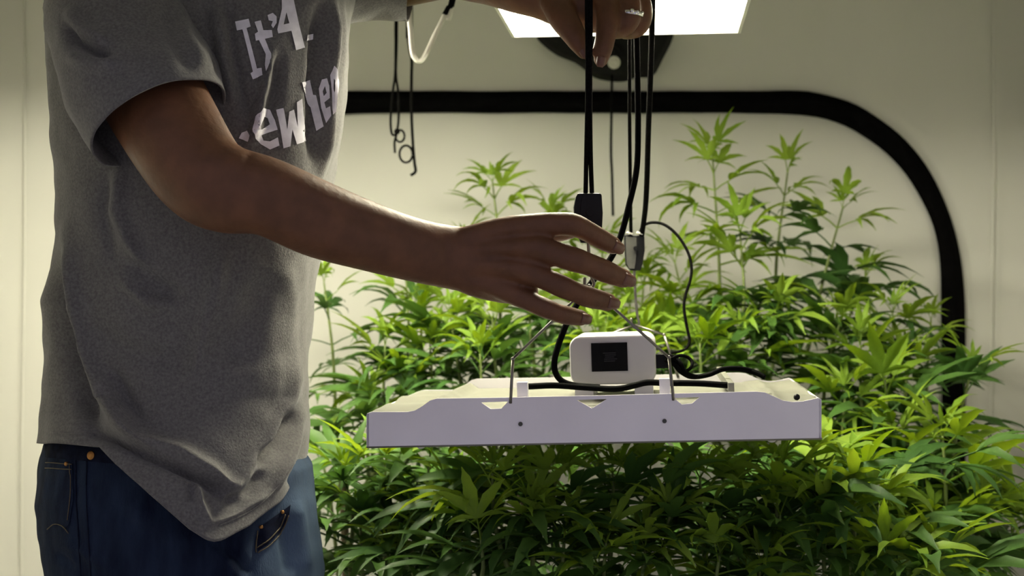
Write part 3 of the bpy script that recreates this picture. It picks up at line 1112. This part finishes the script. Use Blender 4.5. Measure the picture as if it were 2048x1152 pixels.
# ---- t-shirt
rows = [(-135, 352, 560), (-118, 300, 600), (-95, 235, 660), (-60, 160, 705), (-20, 112, 710), (30, 100, 702), (130, 108, 693), (250, 120, 683), (350, 127, 668), (470, 132, 643),
        (540, 120, 632), (600, 104, 624), (700, 104, 614), (800, 102, 612), (880, 98, 614), (930, 98, 611), (1000, 104, 604), (1100, 112, 596)]
ry = [r[0] for r in rows]
rl = [r[1] for r in rows]
rr_ = [r[2] for r in rows]
rb_y = [-135, -118, -95, -60, -20, 130, 400, 700, 900, 1100]
rb_b = [0.075, 0.085, 0.10, 0.115, 0.13, 0.140, 0.136, 0.138, 0.148, 0.156]
nb_y = [-20, 130, 400, 560, 700, 780, 900, 1000, 1100]
nb_b = [0.13, 0.140, 0.146, 0.146, 0.132, 0.134, 0.168, 0.194, 0.216]     # near side: falls in under the belly, then flares to the hem
hem_x = [90, 195, 230, 300, 380, 415, 430, 445, 500, 560, 600, 612]
hem_y = [886, 890, 928, 990, 1056, 1079, 1083, 1081, 1052, 1002, 945, 918]


def ring_pt(py, th, yl=rl, yr=rr_, yy=ry, by=rb_y, bb=rb_b, Yc=YT):
    xl, xr = interp(yy, yl, py), interp(yy, yr, py)
    b = interp(by, bb, py)
    if bb is rb_b and math.sin(th) < 0 and py > -20:
        b = interp(nb_y, nb_b, py)
    s_ = Yc / F
    cxx = (xl + xr) / 2
    a = (xr - xl) / 2
    cs, sn = math.cos(th), math.sin(th)
    ex = 0.88
    if bb is rb_b and sn < 0 and cs > 0:
        # the front hangs flat towards the right edge, then turns away sharply
        ex = interp([-60, 40, 330, 450, 730, 860, 960], [0.88, 0.74, 0.70, 0.60, 0.60, 0.78, 0.86], py)
    x = (cxx - 1024 + a * math.copysign(abs(cs) ** ex, cs)) * s_
    y = Yc + b * math.copysign(abs(sn) ** ex, sn)
    return V((x, y, CAMZ - (py - 576) * s_))


NT, NV = 260, 240
o = MB()
for j in range(NT):
    th = 2 * math.pi * j / NT
    # hem row for this column: seen side from the photo, hidden side level
    if math.sin(th) < 0.0:
        p = ring_pt(930, th)
        hp = 900
        for _ in range(6):
            p = ring_pt(hp, th)
            pxx = PX(p)[0]
            tgt = interp(hem_x, hem_y, pxx)
            hp = 576 + (tgt - 576) * p.y / YT          # nearer than the row reference
        hem = hp
    else:
        f_ = (math.cos(th) + 1) / 2
        hem = lerp(886, 915, f_)
    hem += 2.0 * math.sin(th * 9) * (1 if math.sin(th) > 0 else .4)
    for i in range(NV):
        v = i / (NV - 1)
        py = lerp(-135, hem, v)
        o.v.append(ring_pt(py, th))
for j in range(NT):
    for i in range(NV - 1):
        a, b = j * NV + i, ((j + 1) % NT) * NV + i
        o.f.append((a, b, b + 1, a + 1))


def sleeve(o, rings, nseg=96, nrow=70):
    """rings: centre px,py,Y ; long half axis (dx,dy px) ; near half axis (dx,dy px, depth m towards the camera)"""
    R0 = [list(W(c[0], c[1], c[2])) + [u[0], u[1], w[0], w[1], w[2], c[2]] for c, u, w in rings]
    A = smoothpath(R0, nrow)
    base = len(o.v)
    for a in A:
        c = V(a[:3])
        s_ = a[8] / F
        u = V((a[3] * s_, 0, -a[4] * s_))
        w = V((a[5] * s_, -a[7], -a[6] * s_))
        for j in range(nseg):
            q = 2 * math.pi * j / nseg
            o.v.append(c + u * math.cos(q) + w * math.sin(q))
    for i in range(nrow - 1):
        for j in range(nseg):
            p, q = base + i * nseg + j, base + i * nseg + (j + 1) % nseg
            o.f.append((p, p + nseg, q + nseg, q))


sleeve(o, [((300, -100, 1.50), (150, 30), (0, 0, 0.07)), ((248, -20, 1.46), (150, 0), (0, -5, 0.078)), ((250, 70, 1.43), (150, -18), (2, -10, 0.080)),
           ((283, 165, 1.395), (146, -52), (-8, -18, 0.076)), ((318, 246, 1.365), (123, -74), (-20, -34, 0.066))])
sleeve(o, [((600, -60, 1.60), (20, 120), (0, 0, 0.10)), ((700, -70, 1.62), (20, 112), (0, 0, 0.09)), ((770, -74, 1.64), (26, 112), (0, 0, 0.085)), ((835, -76, 1.65), (-22, 116), (6, 0, 0.080))])
sme = mesh('shirt', o, None, fix=True)
FOLDS = [
    # long drape line from the armpit across the hip to the hem
    ([(134, 455), (146, 580), (172, 700), (208, 800), (262, 880), (350, 930)], 0.010, 13),
    ([(112, 520), (122, 620), (146, 730), (180, 830), (200, 870)], -0.014, 20),
    ([(185, 862), (250, 888), (330, 925), (410, 962), (470, 1000)], -0.014, 9),
    ([(180, 835), (270, 868), (360, 900), (430, 940), (495, 1000)], 0.006, 12),
    ([(200, 740), (235, 810), (270, 855)], 0.005, 10), ([(225, 735), (262, 810), (300, 850)], -0.005, 11),
    # folds fanning from the right side down to the hem
    ([(602, 700), (580, 800), (540, 880), (480, 960), (440, 1010)], 0.006, 12),
    ([(585, 820), (555, 890), (510, 930)], -0.010, 16),
    ([(606, 800), (592, 880), (560, 950), (540, 1000)], 0.005, 8), ([(610, 860), (600, 920), (575, 970)], -0.004, 6),
    ([(395, 960), (405, 1010), (420, 1050)], 0.005, 9), ([(380, 960), (385, 1000)], -0.004, 8), ([(450, 1010), (500, 980), (530, 940)], -0.005, 8),
    ([(410, 1050), (470, 1030), (540, 985)], 0.003, 6),
    # belly folds below the arm
    ([(240, 330), (235, 420), (255, 480), (300, 560)], 0.006, 14), ([(215, 340), (208, 430), (225, 520)], -0.004, 12),
    ([(265, 520), (320, 580), (360, 590)], -0.006, 16), ([(240, 560), (300, 610), (350, 600)], 0.004, 12),
    ([(450, 470), (432, 560), (405, 680), (380, 780)], 0.005, 18), ([(540, 540), (500, 640), (450, 740)], -0.006, 40),
    ([(180, 640), (230, 690), (300, 720), (400, 720)], -0.003, 20),
    # chest folds
    ([(545, 100), (530, 170), (512, 250), (495, 300)], 0.008, 9), ([(560, 110), (550, 190), (535, 260)], -0.006, 11),
    ([(665, -10), (660, 120), (650, 250), (640, 350)], 0.008, 9), ([(645, 0), (635, 110), (630, 240), (622, 330)], -0.009, 11),
    ([(686, 0), (680, 200), (662, 350)], 0.004, 6),
    ([(455, -10), (470, 120), (500, 240)], -0.005, 10), ([(432, 0), (445, 100), (470, 220)], 0.006, 9), ([(415, 0), (425, 90), (440, 160)], -0.005, 7),
    # sleeve folds
    ([(128, 40), (150, 80), (185, 102), (225, 112)], -0.009, 11), ([(135, 20), (165, 60), (215, 85)], 0.005, 12), ([(140, 110), (190, 130), (240, 130)], 0.005, 12),
    ([(350, 0), (375, 70), (410, 140)], 0.004, 10), ([(330, 20), (355, 90), (385, 140)], -0.003, 12),
]
strokes(sme, FOLDS, gain=1.45)
co = np_verts(sme)
no = np_norms(sme)
dsp = np.array([0.0035 * noise.noise(V(p) * 16) + 0.0018 * noise.noise(V(p) * 40) for p in co])
co += no * dsp[:, None]
sme.vertices.foreach_set('co', co.astype(np.float32).ravel())
sme.update()
SH_BVH = BVHTree.FromPolygons([V(p) for p in co], [tuple(p.vertices) for p in sme.polygons])
shirt = put('shirt', sme, M['shirt'], prs)
sl = shirt.modifiers.new('cloth', 'SOLIDIFY')
sl.thickness = 0.0022
sl.offset = -1


def cast(bvh, px, py, off=0.0):
    o_ = V((0, 0, CAMZ))
    d = (W(px, py, 1.0) - o_).normalized()
    h, nn, _, _ = bvh.ray_cast(o_, d)
    if h is None:
        return W(px, py, 1.45), V((0, -1, 0))
    if nn.dot(d) > 0:
        nn = -nn
    return h + nn * off, nn


def decal(name, polys, holes, mat, bvh, parent, off, cuts=7):
    bm = bmesh.new()
    loops = [polys] + holes
    flat = [p for l in loops for p in l]
    tris = tessellate_polygon([[V((p[0], p[1], 0)) for p in l] for l in loops])
    bv_ = [bm.verts.new((p[0], p[1], 0)) for p in flat]
    for t in tris:
        try:
            bm.faces.new([bv_[i] for i in t])
        except ValueError:
            pass
    for _ in range(6):
        es = [e for e in bm.edges if e.calc_length() > cuts]
        if not es:
            break
        bmesh.ops.subdivide_edges(bm, edges=es, cuts=1)
        bmesh.ops.triangulate(bm, faces=bm.faces)
    o = MB()
    bm.verts.ensure_lookup_table()
    bm.verts.index_update()
    for v in bm.verts:
        o.v.append(cast(bvh, v.co.x, v.co.y, off)[0])
    o.f = [tuple(v.index for v in f.verts) for f in bm.faces]
    bm.free()
    return part(name, o, mat, parent, fix=True)


# printed lettering, first line and the part of the second line that shows
def zp(l):
    return [(80 + a / 3.2, b / 3.2) for a, b in l]


LET = [
    ([(1252, 140), (1335, 122), (1348, 172), (1322, 182), (1388, 440), (1420, 436), (1428, 482), (1362, 510), (1346, 470), (1362, 460), (1296, 190), (1265, 197)], []),
    ([(1372, 142), (1412, 132), (1428, 195), (1482, 194), (1488, 238), (1438, 250), (1478, 345), (1476, 400), (1452, 458), (1444, 420), (1446, 350), (1400, 257), (1380, 262), (1374, 218), (1394, 205)], []),
    ([(1455, 98), (1488, 84), (1512, 108), (1512, 148), (1490, 182), (1478, 164), (1488, 138), (1462, 132)], []),
    ([(1545, -6), (1620, -6), (1656, 165), (1692, 305), (1635, 322), (1605, 198), (1522, 216), (1516, 190), (1545, 60)], [[(1574, 80), (1592, 150), (1556, 158)]]),
    ([(1708, 224), (1750, 218), (1748, 254), (1704, 262)], []),
    ([(1290, 850), (1330, 838), (1346, 868), (1334, 908), (1272, 886)], []),
    ([(1365, 830), (1385, 745), (1430, 692), (1475, 705), (1505, 770), (1518, 832), (1412, 866), (1428, 900), (1470, 905), (1520, 880), (1530, 932), (1470, 957), (1410, 922), (1375, 885)],
     [[(1406, 808), (1430, 747), (1455, 757), (1470, 800), (1410, 828)]]),
    ([(1515, 704), (1556, 692), (1580, 830), (1592, 715), (1622, 702), (1646, 815), (1640, 655), (1674, 632), (1697, 905), (1640, 924), (1612, 830), (1600, 936), (1556, 950)], []),
]


def zq(l):
    return [(440 + a * .2692, b * .2692) for a, b in l]


LET = [(zp(p), [zp(h) for h in hs]) for p, hs in LET] + [
    (zq([(605, 612), (668, 595), (692, 705), (714, 708), (770, 940), (716, 974), (672, 800), (645, 770)]), []),
    (zq([(735, 660), (757, 592), (795, 582), (812, 640), (815, 730), (776, 762), (788, 806), (818, 790), (826, 860), (788, 915), (752, 800)]), [zq([(764, 680), (780, 640), (793, 690), (772, 715)])]),
    (zq([(818, 560), (848, 488), (870, 515), (878, 620), (860, 830), (836, 852), (832, 700)]), [zq([(844, 585), (855, 600), (850, 690), (842, 660)])]),
]
for pl, hl in LET:
    decal('print_letter', pl, hl, M['print'], SH_BVH, shirt, 0.0011)

# hem seam lines of shirt and sleeve
def stitch_line(pts, bvh, r, off, n):
    A = smoothpath(pts, n)
    return [cast(bvh, a[0], a[1], off)[0] for a in A]


o = MB()
o.tube(stitch_line([(105, 866), (150, 868), (190, 871)], SH_BVH, 0, 0.0002, 20), 0.0008, 6)
o.tube(stitch_line([(436, 1052), (500, 1022), (552, 978), (590, 925)], SH_BVH, 0, 0.0002, 40), 0.0008, 6)
part('hem_seam', o, M['shirt'], shirt)

# ---- jeans
jrows = [(820, 125, 585), (860, 112, 592), (884, 101, 598), (905, 95, 606), (930, 92, 622), (1000, 88, 628), (1060, 94, 633), (1152, 112, 645), (1230, 122, 640), (1290, 160, 600)]
jy, jl, jr = [r[0] for r in jrows], [r[1] for r in jrows], [r[2] for r in jrows]
jby = [820, 880, 930, 1000, 1152, 1230, 1290]
jbb = [0.118, 0.124, 0.128, 0.134, 0.140, 0.138, 0.10]
o = MB()
NT2, NV2 = 200, 110
for j in range(NT2):
    th = 2 * math.pi * j / NT2
    for i in range(NV2):
        py = lerp(820, 1290, i / (NV2 - 1))
        o.v.append(ring_pt(py, th, jl, jr, jy, jby, jbb))
for j in range(NT2):
    for i in range(NV2 - 1):
        a, b = j * NV2 + i, ((j + 1) % NT2) * NV2 + i
        o.f.append((a, b, b + 1, a + 1))
for (hx, hy, kx, ky) in ((296, 1.50, 288, 1.46), (468, 1.585, 480, 1.60)):
    hp = ctr(hx, 1200, hy)
    kp = V((ctr(kx, 0, ky).x + 0.02, ky, 0.50))
    fp = V((kp.x - 0.03, ky + 0.01, 0.07))
    o.tube([hp, hp.lerp(kp, .3), hp.lerp(kp, .7), kp, kp.lerp(fp, .4), fp + V((0, 0, -.02))], [0.082, 0.089, 0.087, 0.084, 0.080, 0.078], 40, n=60, caps=False)
jme = mesh('jeans', o, None)
strokes(jme, [
    ([(150, 905), (152, 1000), (160, 1152)], -0.003, 5), ([(172, 905), (172, 1000), (180, 1100)], 0.002, 6),
    ([(440, 1095), (480, 1120), (500, 1152)], -0.006, 10), ([(420, 1090), (450, 1120), (470, 1160)], 0.006, 12), ([(520, 1060), (508, 1120), (495, 1152)], -0.006, 9),
    ([(590, 1000), (600, 1080), (612, 1152)], 0.008, 14), ([(570, 1040), (572, 1100), (580, 1152)], -0.006, 10), ([(250, 1000), (330, 1060), (400, 1100)], 0.004, 20),
    ([(120, 1085), (160, 1100), (240, 1150)], 0.004, 12), ([(110, 1110), (150, 1140)], -0.004, 9)])
co = np_verts(jme)
no = np_norms(jme)
dsp = np.array([0.003 * noise.noise(V(p) * 18) + 0.0012 * noise.noise(V(p) * 55) for p in co])
co += no * dsp[:, None]
jme.vertices.foreach_set('co', co.astype(np.float32).ravel())
jme.update()
J_BVH = BVHTree.FromPolygons([V(p) for p in co], [tuple(p.vertices) for p in jme.polygons])
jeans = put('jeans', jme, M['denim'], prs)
jeans.modifiers.new('cloth', 'SOLIDIFY').thickness = 0.0016


def jline(name, lines, r, mat, off=0.0004, n=24):
    o = MB()
    for l in lines:
        o.tube(stitch_line(l, J_BVH, 0, off, n), r, 6)
    return part(name, o, mat, jeans)


wb = decal('waistband', [(92, 884), (150, 890), (205, 896), (240, 925), (228, 927), (150, 920), (93, 915)], [], M['denimdark'], J_BVH, jeans, 0.0015)
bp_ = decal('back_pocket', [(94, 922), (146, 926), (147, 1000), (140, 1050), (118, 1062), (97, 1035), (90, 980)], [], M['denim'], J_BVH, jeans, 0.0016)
jline('pocket_stitching', [[(94, 936), (120, 938), (145, 939)], [(95, 925), (120, 927), (146, 929)], [(142, 930), (143, 990), (138, 1040)], [(98, 1058), (112, 1048), (128, 1052), (140, 1066)]], 0.0005, M['stitch'], 0.0022)
jline('side_seam', [[(152, 918), (153, 1000), (162, 1152)], [(174, 920), (173, 1000), (182, 1152)]], 0.0007, M['denimdark'])
fp_ = decal('front_pocket', [(515, 1072), (522, 1052), (560, 1024), (580, 1010), (577, 1032), (560, 1062), (535, 1088), (516, 1102)], [], M['denimdark'], J_BVH, jeans, 0.0012)
jline('pocket_stitching', [[(514, 1096), (535, 1080), (556, 1056), (569, 1028)], [(516, 1106), (540, 1088), (562, 1062), (576, 1030)], [(514, 1060), (513, 1080), (512, 1105)]], 0.0007, M['stitch'], 0.0016)
for (px, py, r, m_) in ((184, 911, 0.0044, 'rivet'), (135, 928, 0.0022, 'rivet'), (563, 1024, 0.0019, 'rivet'), (521, 1054, 0.0019, 'rivet')):
    p, nn = cast(J_BVH, px, py, 0.001)
    o = MB()
    o.tube([p - nn * 0.001, p + nn * 0.0014, p + nn * 0.0022], [r, r, r * 0.6], 14)
    part('rivet', o, M[m_], jeans, hard=True, label='copper rivet' if r > .004 else None)
# shoes
for (kx, ky) in ((280, 1.46), (480, 1.60)):
    kp = V((ctr(kx, 0, ky).x - 0.01, ky + 0.01, 0))
    o = MB()
    o.tube([kp + V((-.06, .02, .05)), kp + V((0, 0, .055)), kp + V((.07, -.035, .05)), kp + V((.17, -.085, .034))], [(.042, .046), (.046, .05), (.048, .046), (.036, .030)], 20, ref=UP, n=24, dome=True)
    for v in o.v:
        v.z = max(v.z, 0.001)
    part('shoe', o, M['shoe'], prs)

# ------------------------------------------------------------------ plants
def leaf_mesh(name, nl, mat, seed, droop, wide=0.195):
    """a palmate leaf, unit length: stalk from the origin along +Y, leaflets fanning from its end"""
    rnd = random.Random(seed)
    o = MB()
    pet = 0.30
    pp = [V((0, 0, 0)), V((0, pet * .5, 0.02)), V((0, pet, 0.02))]
    o.tube(pp, [0.012, 0.010, 0.009], 4, caps=False)
    angs = {3: [0, 33, -33], 5: [0, 32, -32, 70, -70], 7: [0, 28, -28, 58, -58, 100, -100]}[nl]
    lens = {3: [.72, .55, .55], 5: [.76, .64, .64, .40, .40], 7: [.72, .67, .67, .52, .52, .30, .30]}[nl]
    NS = 7
    for a, ln in zip(angs, lens):
        ln *= rnd.uniform(.92, 1.06)
        a = math.radians(a + rnd.uniform(-5, 5))
        d = V((math.sin(a), math.cos(a), 0))
        side = V((d.y, -d.x, 0))
        dr = droop * rnd.uniform(.7, 1.3) * (1 + .25 * abs(a))
        tw = rnd.uniform(-.25, .25)
        base = len(o.v)
        pos = V((0, pet, 0.02))
        ang = 0.25 - .12 * abs(a)
        st = ln / NS
        for i in range(NS + 1):
            u = i / NS
            w = wide * ln * (math.sin(math.pi * min(1, u ** 0.75)) ** 1.1) * .5 if 0 < i < NS else 0.004
            if 0 < i < NS:
                w *= 1.0 + (0.10 if i % 2 else -0.10)
            up = d * (-math.sin(ang)) + V((0, 0, math.cos(ang)))
            sd = side * math.cos(tw * u) + up * math.sin(tw * u)
            o.v += [pos - sd * w + up * w * .35, V(pos), pos + sd * w + up * w * .35]
            step = d * math.cos(ang) + V((0, 0, math.sin(ang)))
            pos = pos + step * st
            ang -= dr / NS
        for i in range(NS):
            b = base + i * 3
            o.f += [(b, b + 1, b + 4, b + 3), (b + 1, b + 2, b + 5, b + 4)]
    return mesh(name, o, mat, fix=False)


LEAF = [leaf_mesh('leaf', n_, M['leaf'], 10 + k, d_) for k, (n_, d_) in enumerate(((7, .9), (5, 1.0), (5, 1.4), (5, .6), (3, .9), (7, .7)))]
YOUNG = [leaf_mesh('young_leaf', n_, M['young'], 40 + k, d_, .18) for k, (n_, d_) in enumerate(((5, .8), (3, .7), (5, 1.5), (5, 1.1)))]
PR = random.Random(11)


class Plant:
    def __init__(s, label, px, Y, ztop):
        x = W(px, 0, Y).x
        s.root = thing('hemp_plant', (x, Y, 0), label, 'plant', 'hemp plants in the tent')
        s.o = V((x, Y, 0))
        s.count = 0
        s.ztop = ztop
        mb = MB()
        prof_ = [(0.105, 0.0), (0.12, 0.004), (0.132, 0.10), (0.135, 0.21), (0.139, 0.215), (0.139, 0.225), (0.13, 0.225), (0.128, 0.19), (0.03, 0.188), (0.001, 0.188)]
        k = 28
        for (r, z) in prof_:
            for j in range(k):
                q = 2 * math.pi * j / k
                mb.v.append(s.o + V((r * math.cos(q), r * math.sin(q), z)))
        for i in range(len(prof_) - 1):
            for j in range(k):
                a, b = i * k + j, i * k + (j + 1) % k
                mb.f.append((a, b, b + k, a + k))
        mb.f.append(tuple(range(k)))
        part('fabric_pot', mb, M['pot'], s.root)
        mb = MB()
        mb.tube([s.o + V((0, 0, .186)), s.o + V((0, 0, .198))], 0.127, 24)
        part('soil', mb, M['soil'], s.root)
        mb = MB()
        s.top = s.o + V((PR.uniform(-.02, .02), PR.uniform(-.02, .02), ztop))
        mid = s.o.lerp(s.top, .55) + V((PR.uniform(-.02, .02), PR.uniform(-.02, .02), 0))
        s.trunk = [s.o + V((0, 0, .19)), mid, s.top]
        mb.tube(s.trunk, [0.009, 0.008, 0.006], 8, n=14)
        part('main_stem', mb, M['woody'], s.root)

    def leaf(s, pos, direction, size, young, roll=0.0):
        if s.count >= 296:
            return
        me = PR.choice(YOUNG if young else LEAF)
        d = direction.normalized()
        side = d.cross(UP)
        if side.length < 0.05:
            side = V((1, 0, 0))
        side.normalize()
        nrm = side.cross(d).normalized()
        c_, sn = math.cos(roll), math.sin(roll)
        side, nrm = side * c_ + nrm * sn, nrm * c_ - side * sn
        mat = Matrix((side, d, nrm)).transposed().to_4x4()
        o = bpy.data.objects.new('young_leaf' if young else 'leaf', me)
        o.parent = s.root
        o.matrix_local = Matrix.Translation(pos - s.o) @ mat @ Matrix.Scale(size, 4)
        COL.objects.link(o)
        s.count += 1

    def shoot(s, tip, base, size, nodes=6, youngfrac=.45, th=0.0032):
        """one leafy shoot from base up to its tip, joined to the main stem by a branch"""
        ln = (tip - base).length
        bend = V((PR.uniform(-1, 1), PR.uniform(-1, 1), 0)) * ln * .05
        pts = [base, base.lerp(tip, .5) + bend, tip]
        # branch from the main stem
        zt = max(0.22, min(base.z - 0.03, s.ztop))
        f_ = (zt - .19) / max(.01, s.ztop - .19)
        fr = V(s.trunk[0]).lerp(s.trunk[2], min(1, max(0, f_ * .85)))
        jn = fr.lerp(base, .6) + V((0, 0, -.02))
        mb = MB()
        mb.tube([fr, jn, base, pts[1], tip], [th * 1.3, th * 1.15, th, th * .8, th * .45], 6, n=26)
        part('stem', mb, M['stem'], s.root)
        path = [V(a) for a in smoothpath(pts, 40)]
        phi = PR.uniform(0, math.pi)
        if nodes > 5:
            nodes -= 1
        for k in range(nodes):
            u = 1 - (k / nodes) ** 1.25 * .98         # from the tip down
            p = path[min(39, int(u * 39))]
            t_ = (path[min(39, int(u * 39) + 1)] - path[max(0, int(u * 39) - 1)]).normalized()
            sz = 1.40 * size * min(1.0, 0.56 + .16 * k) * PR.uniform(.85, 1.12)
            pitch = math.radians(lerp(48, 8, min(1, k / 3.5)) + PR.uniform(-12, 12))
            for h in (0, math.pi):
                if k > 2 and PR.random() < .08:
                    continue
                a = phi + h + PR.uniform(-.3, .3)
                u_ = t_.orthogonal().normalized()
                w_ = t_.cross(u_)
                rad = u_ * math.cos(a) + w_ * math.sin(a)
                d = rad * math.cos(pitch) + t_ * math.sin(pitch)
                s.leaf(p, d, sz, k < nodes * youngfrac, PR.uniform(-.35, .35))
            phi += math.pi / 2 + PR.uniform(-.3, .3)
        for k in range(2):     # upright bud leaves at the very tip
            a = PR.uniform(0, 6.28)
            d = V((math.cos(a) * .45, math.sin(a) * .45, 1))
            s.leaf(tip, d, size * .42 * PR.uniform(.8, 1.2), True, PR.uniform(-.3, .3))

    def fill(s, px0, px1, py0, py1, y0, y1, n_, size):
        """older fan leaves in the shade of the canopy"""
        for _ in range(n_):
            Y = PR.uniform(y0, y1)
            p = W(PR.uniform(px0, px1), PR.uniform(py0, py1), Y)
            out_ = p - V((s.o.x, s.o.y, p.z))
            a = math.atan2(out_.y, out_.x) + PR.uniform(-1.2, 1.2)
            d = V((math.cos(a), math.sin(a), PR.uniform(-.35, .5)))
            s.leaf(p, d, 1.15 * size * PR.uniform(.75, 1.15), False, PR.uniform(-.5, .5))


def T(pl, px, py, Y, bx, by, size=.105, nodes=6, yf=.45):
    pl.shoot(W(px, py, Y), W(bx, by, Y + PR.uniform(-.03, .03)), size, nodes, yf)


pa = Plant('tallest hemp plant, its bright top reaching the black border right of the ropes', 1480, 2.30, 1.02)
for a in ((1425, 312, 2.28, 1440, 760, .105, 10, .7), (1575, 346, 2.36, 1550, 700, .11, 7, .3), (1685, 418, 2.32, 1610, 720, .12, 7, .3), (1480, 466, 2.22, 1470, 740, .11, 7, .6),
          (1350, 526, 2.3, 1385, 760, .105, 6, .7), (1730, 556, 2.32, 1630, 760, .125, 6, .1),  
          (1550, 626, 2.12, 1520, 800, .115, 5, .3), (1680, 646, 2.16, 1640, 830, .12, 5, .2), (1480, 666, 2.08, 1470, 820, .11, 5, .5), (1400, 686, 2.05, 1410, 820, .105, 5, .6), (1330, 646, 2.2, 1345, 800, .105, 5, .6)):
    T(pa, *a)
pa.fill(1340, 1760, 620, 830, 2.1, 2.45, 36, .125)

pb = Plant('hemp plant in the middle behind the lower hand, with two young pale tops', 1060, 2.34, 0.98)
for a in ((985, 363, 2.36, 1000, 700, .10, 8, .8), (1105, 423, 2.36, 1090, 700, .10, 7, .7), (1205, 488, 2.3, 1190, 740, .095, 6, .7), (925, 488, 2.34, 960, 740, .105, 6, .4), (1060, 558, 2.24, 1070, 760, .105, 6, .5),
          (1150, 578, 2.22, 1150, 780, .10, 6, .6), (900, 628, 2.2, 930, 800, .11, 6, .4), (985, 638, 2.16, 1000, 790, .105, 6, .5),  (1260, 618, 2.24, 1250, 780, .10, 6, .7),
          (1290, 538, 2.34, 1270, 760, .10, 6, .7), (1190, 668, 2.1, 1190, 800, .10, 5, .6), (1290, 678, 2.08, 1290, 820, .10, 5, .6), (960, 708, 2.08, 970, 830, .105, 5, .4)):
    T(pb, *a)
pb.fill(900, 1320, 640, 800, 2.1, 2.45, 36, .115)

pc = Plant('slender hemp plant against the pale wall beside the hanging grey shirt', 690, 2.24, 0.92)
for a in ((648, 565, 2.26, 672, 850, .085, 7, .2), (812, 560, 2.3, 800, 800, .115, 6, .3), (770, 690, 2.2, 770, 880, .11, 5, .3), (860, 690, 2.2, 850, 860, .11, 5, .3), 
          (740, 800, 2.15, 735, 960, .115, 5, .4), (810, 760, 2.15, 805, 900, .11, 5, .4), (640, 900, 2.15, 670, 1080, .11, 5, .1), (840, 620, 2.3, 830, 800, .11, 6, .3)):
    T(pc, *a)
pc.fill(640, 900, 820, 1000, 2.15, 2.4, 16, .12)

pd = Plant('hemp plant at the far right edge whose leaves cross the black upright border', 1840, 2.12, 0.86)
for a in ((1785, 625, 2.2, 1775, 860, .115, 6, .3), (1862, 640, 2.25, 1850, 850, .085, 4, .3), (1945, 735, 2.05, 1900, 960, .10, 3, .3), (1815, 720, 2.1, 1815, 900, .11, 4, .4), (1720, 690, 2.1, 1730, 900, .12, 5, .4),
          (1770, 760, 2.0, 1780, 960, .12, 5, .4), (1885, 872, 1.9, 1885, 1090, .13, 7, .8), (1990, 985, 2.0, 1960, 1140, .11, 5, .3), (1690, 790, 2.0, 1700, 980, .125, 5, .5), (1800, 880, 1.95, 1800, 1080, .12, 5, .3),
          (1960, 1010, 1.9, 1950, 1180, .12, 6, .5), (2030, 1050, 1.95, 2000, 1200, .12, 5, .3), (1870, 1040, 1.85, 1870, 1180, .11, 5, .4)):
    T(pd, *a)
pd.fill(1680, 1860, 850, 1150, 1.95, 2.3, 80, .13)

pe = Plant('hemp plant in the shade right under the fixture with one bright young top', 1200, 1.70, 0.72)
for a in ((1212, 1085, 1.590, 1218, 1240, .10, 6, .9), (985, 946, 1.650, 1010, 1120, .115, 6, .5), (1110, 946, 1.670, 1120, 1120, .11, 6, .4), (1300, 966, 1.680, 1290, 1150, .11, 5, .3), (1225, 946, 1.690, 1220, 1120, .11, 5, .3),
          (1440, 1105, 1.600, 1435, 1240, .10, 5, .9), (1400, 956, 1.680, 1410, 1200, .11, 4, .3), (1060, 1020, 1.630, 1070, 1180, .11, 5, .3), (1340, 1030, 1.630, 1330, 1200, .11, 5, .2), (1130, 1060, 1.620, 1130, 1210, .10, 5, .3), (1290, 1100, 1.610, 1280, 1240, .10, 5, .3), (960, 1060, 1.630, 970, 1200, .11, 5, .3)):
    T(pe, *a)
pe.fill(930, 1470, 900, 1200, 1.70, 1.95, 64, .12)

pf = Plant('leafy hemp plant in front at the right below the end of the fixture', 1600, 1.72, 0.74)
for a in ((1560, 946, 1.690, 1560, 1120, .12, 5, .5), (1630, 916, 1.730, 1630, 1100, .12, 5, .5), (1710, 966, 1.670, 1700, 1130, .115, 6, .5), (1560, 1030, 1.650, 1560, 1190, .11, 5, .2), (1650, 1050, 1.650, 1650, 1200, .11, 5, .3),
          (1770, 1115, 1.610, 1760, 1240, .12, 5, .7), (1520, 1120, 1.620, 1510, 1240, .11, 5, .4), (1860, 1110, 1.630, 1850, 1240, .11, 5, .5), (1760, 1010, 1.690, 1760, 1180, .11, 5, .3), (1480, 976, 1.700, 1480, 1150, .11, 5, .4)):
    T(pf, *a)
pf.fill(1460, 1900, 920, 1200, 1.70, 1.95, 60, .12)

pg = Plant('dark hemp plant low beside the blue jeans below the left end of the fixture', 770, 1.78, 0.72)
for a in ((690, 950, 1.810, 700, 1130, .115, 5, .2), (770, 930, 1.820, 770, 1120, .12, 5, .3), (860, 910, 1.810, 860, 1100, .12, 5, .4), (720, 1040, 1.790, 730, 1190, .11, 5, .1), (830, 1040, 1.760, 830, 1200, .115, 5, .2),
          (900, 1000, 1.760, 900, 1170, .115, 5, .3), (780, 1120, 1.740, 780, 1240, .11, 4, .1), (890, 1110, 1.730, 890, 1240, .11, 5, .3)):
    T(pg, *a)
pg.fill(660, 960, 910, 1190, 1.80, 2.05, 56, .12)
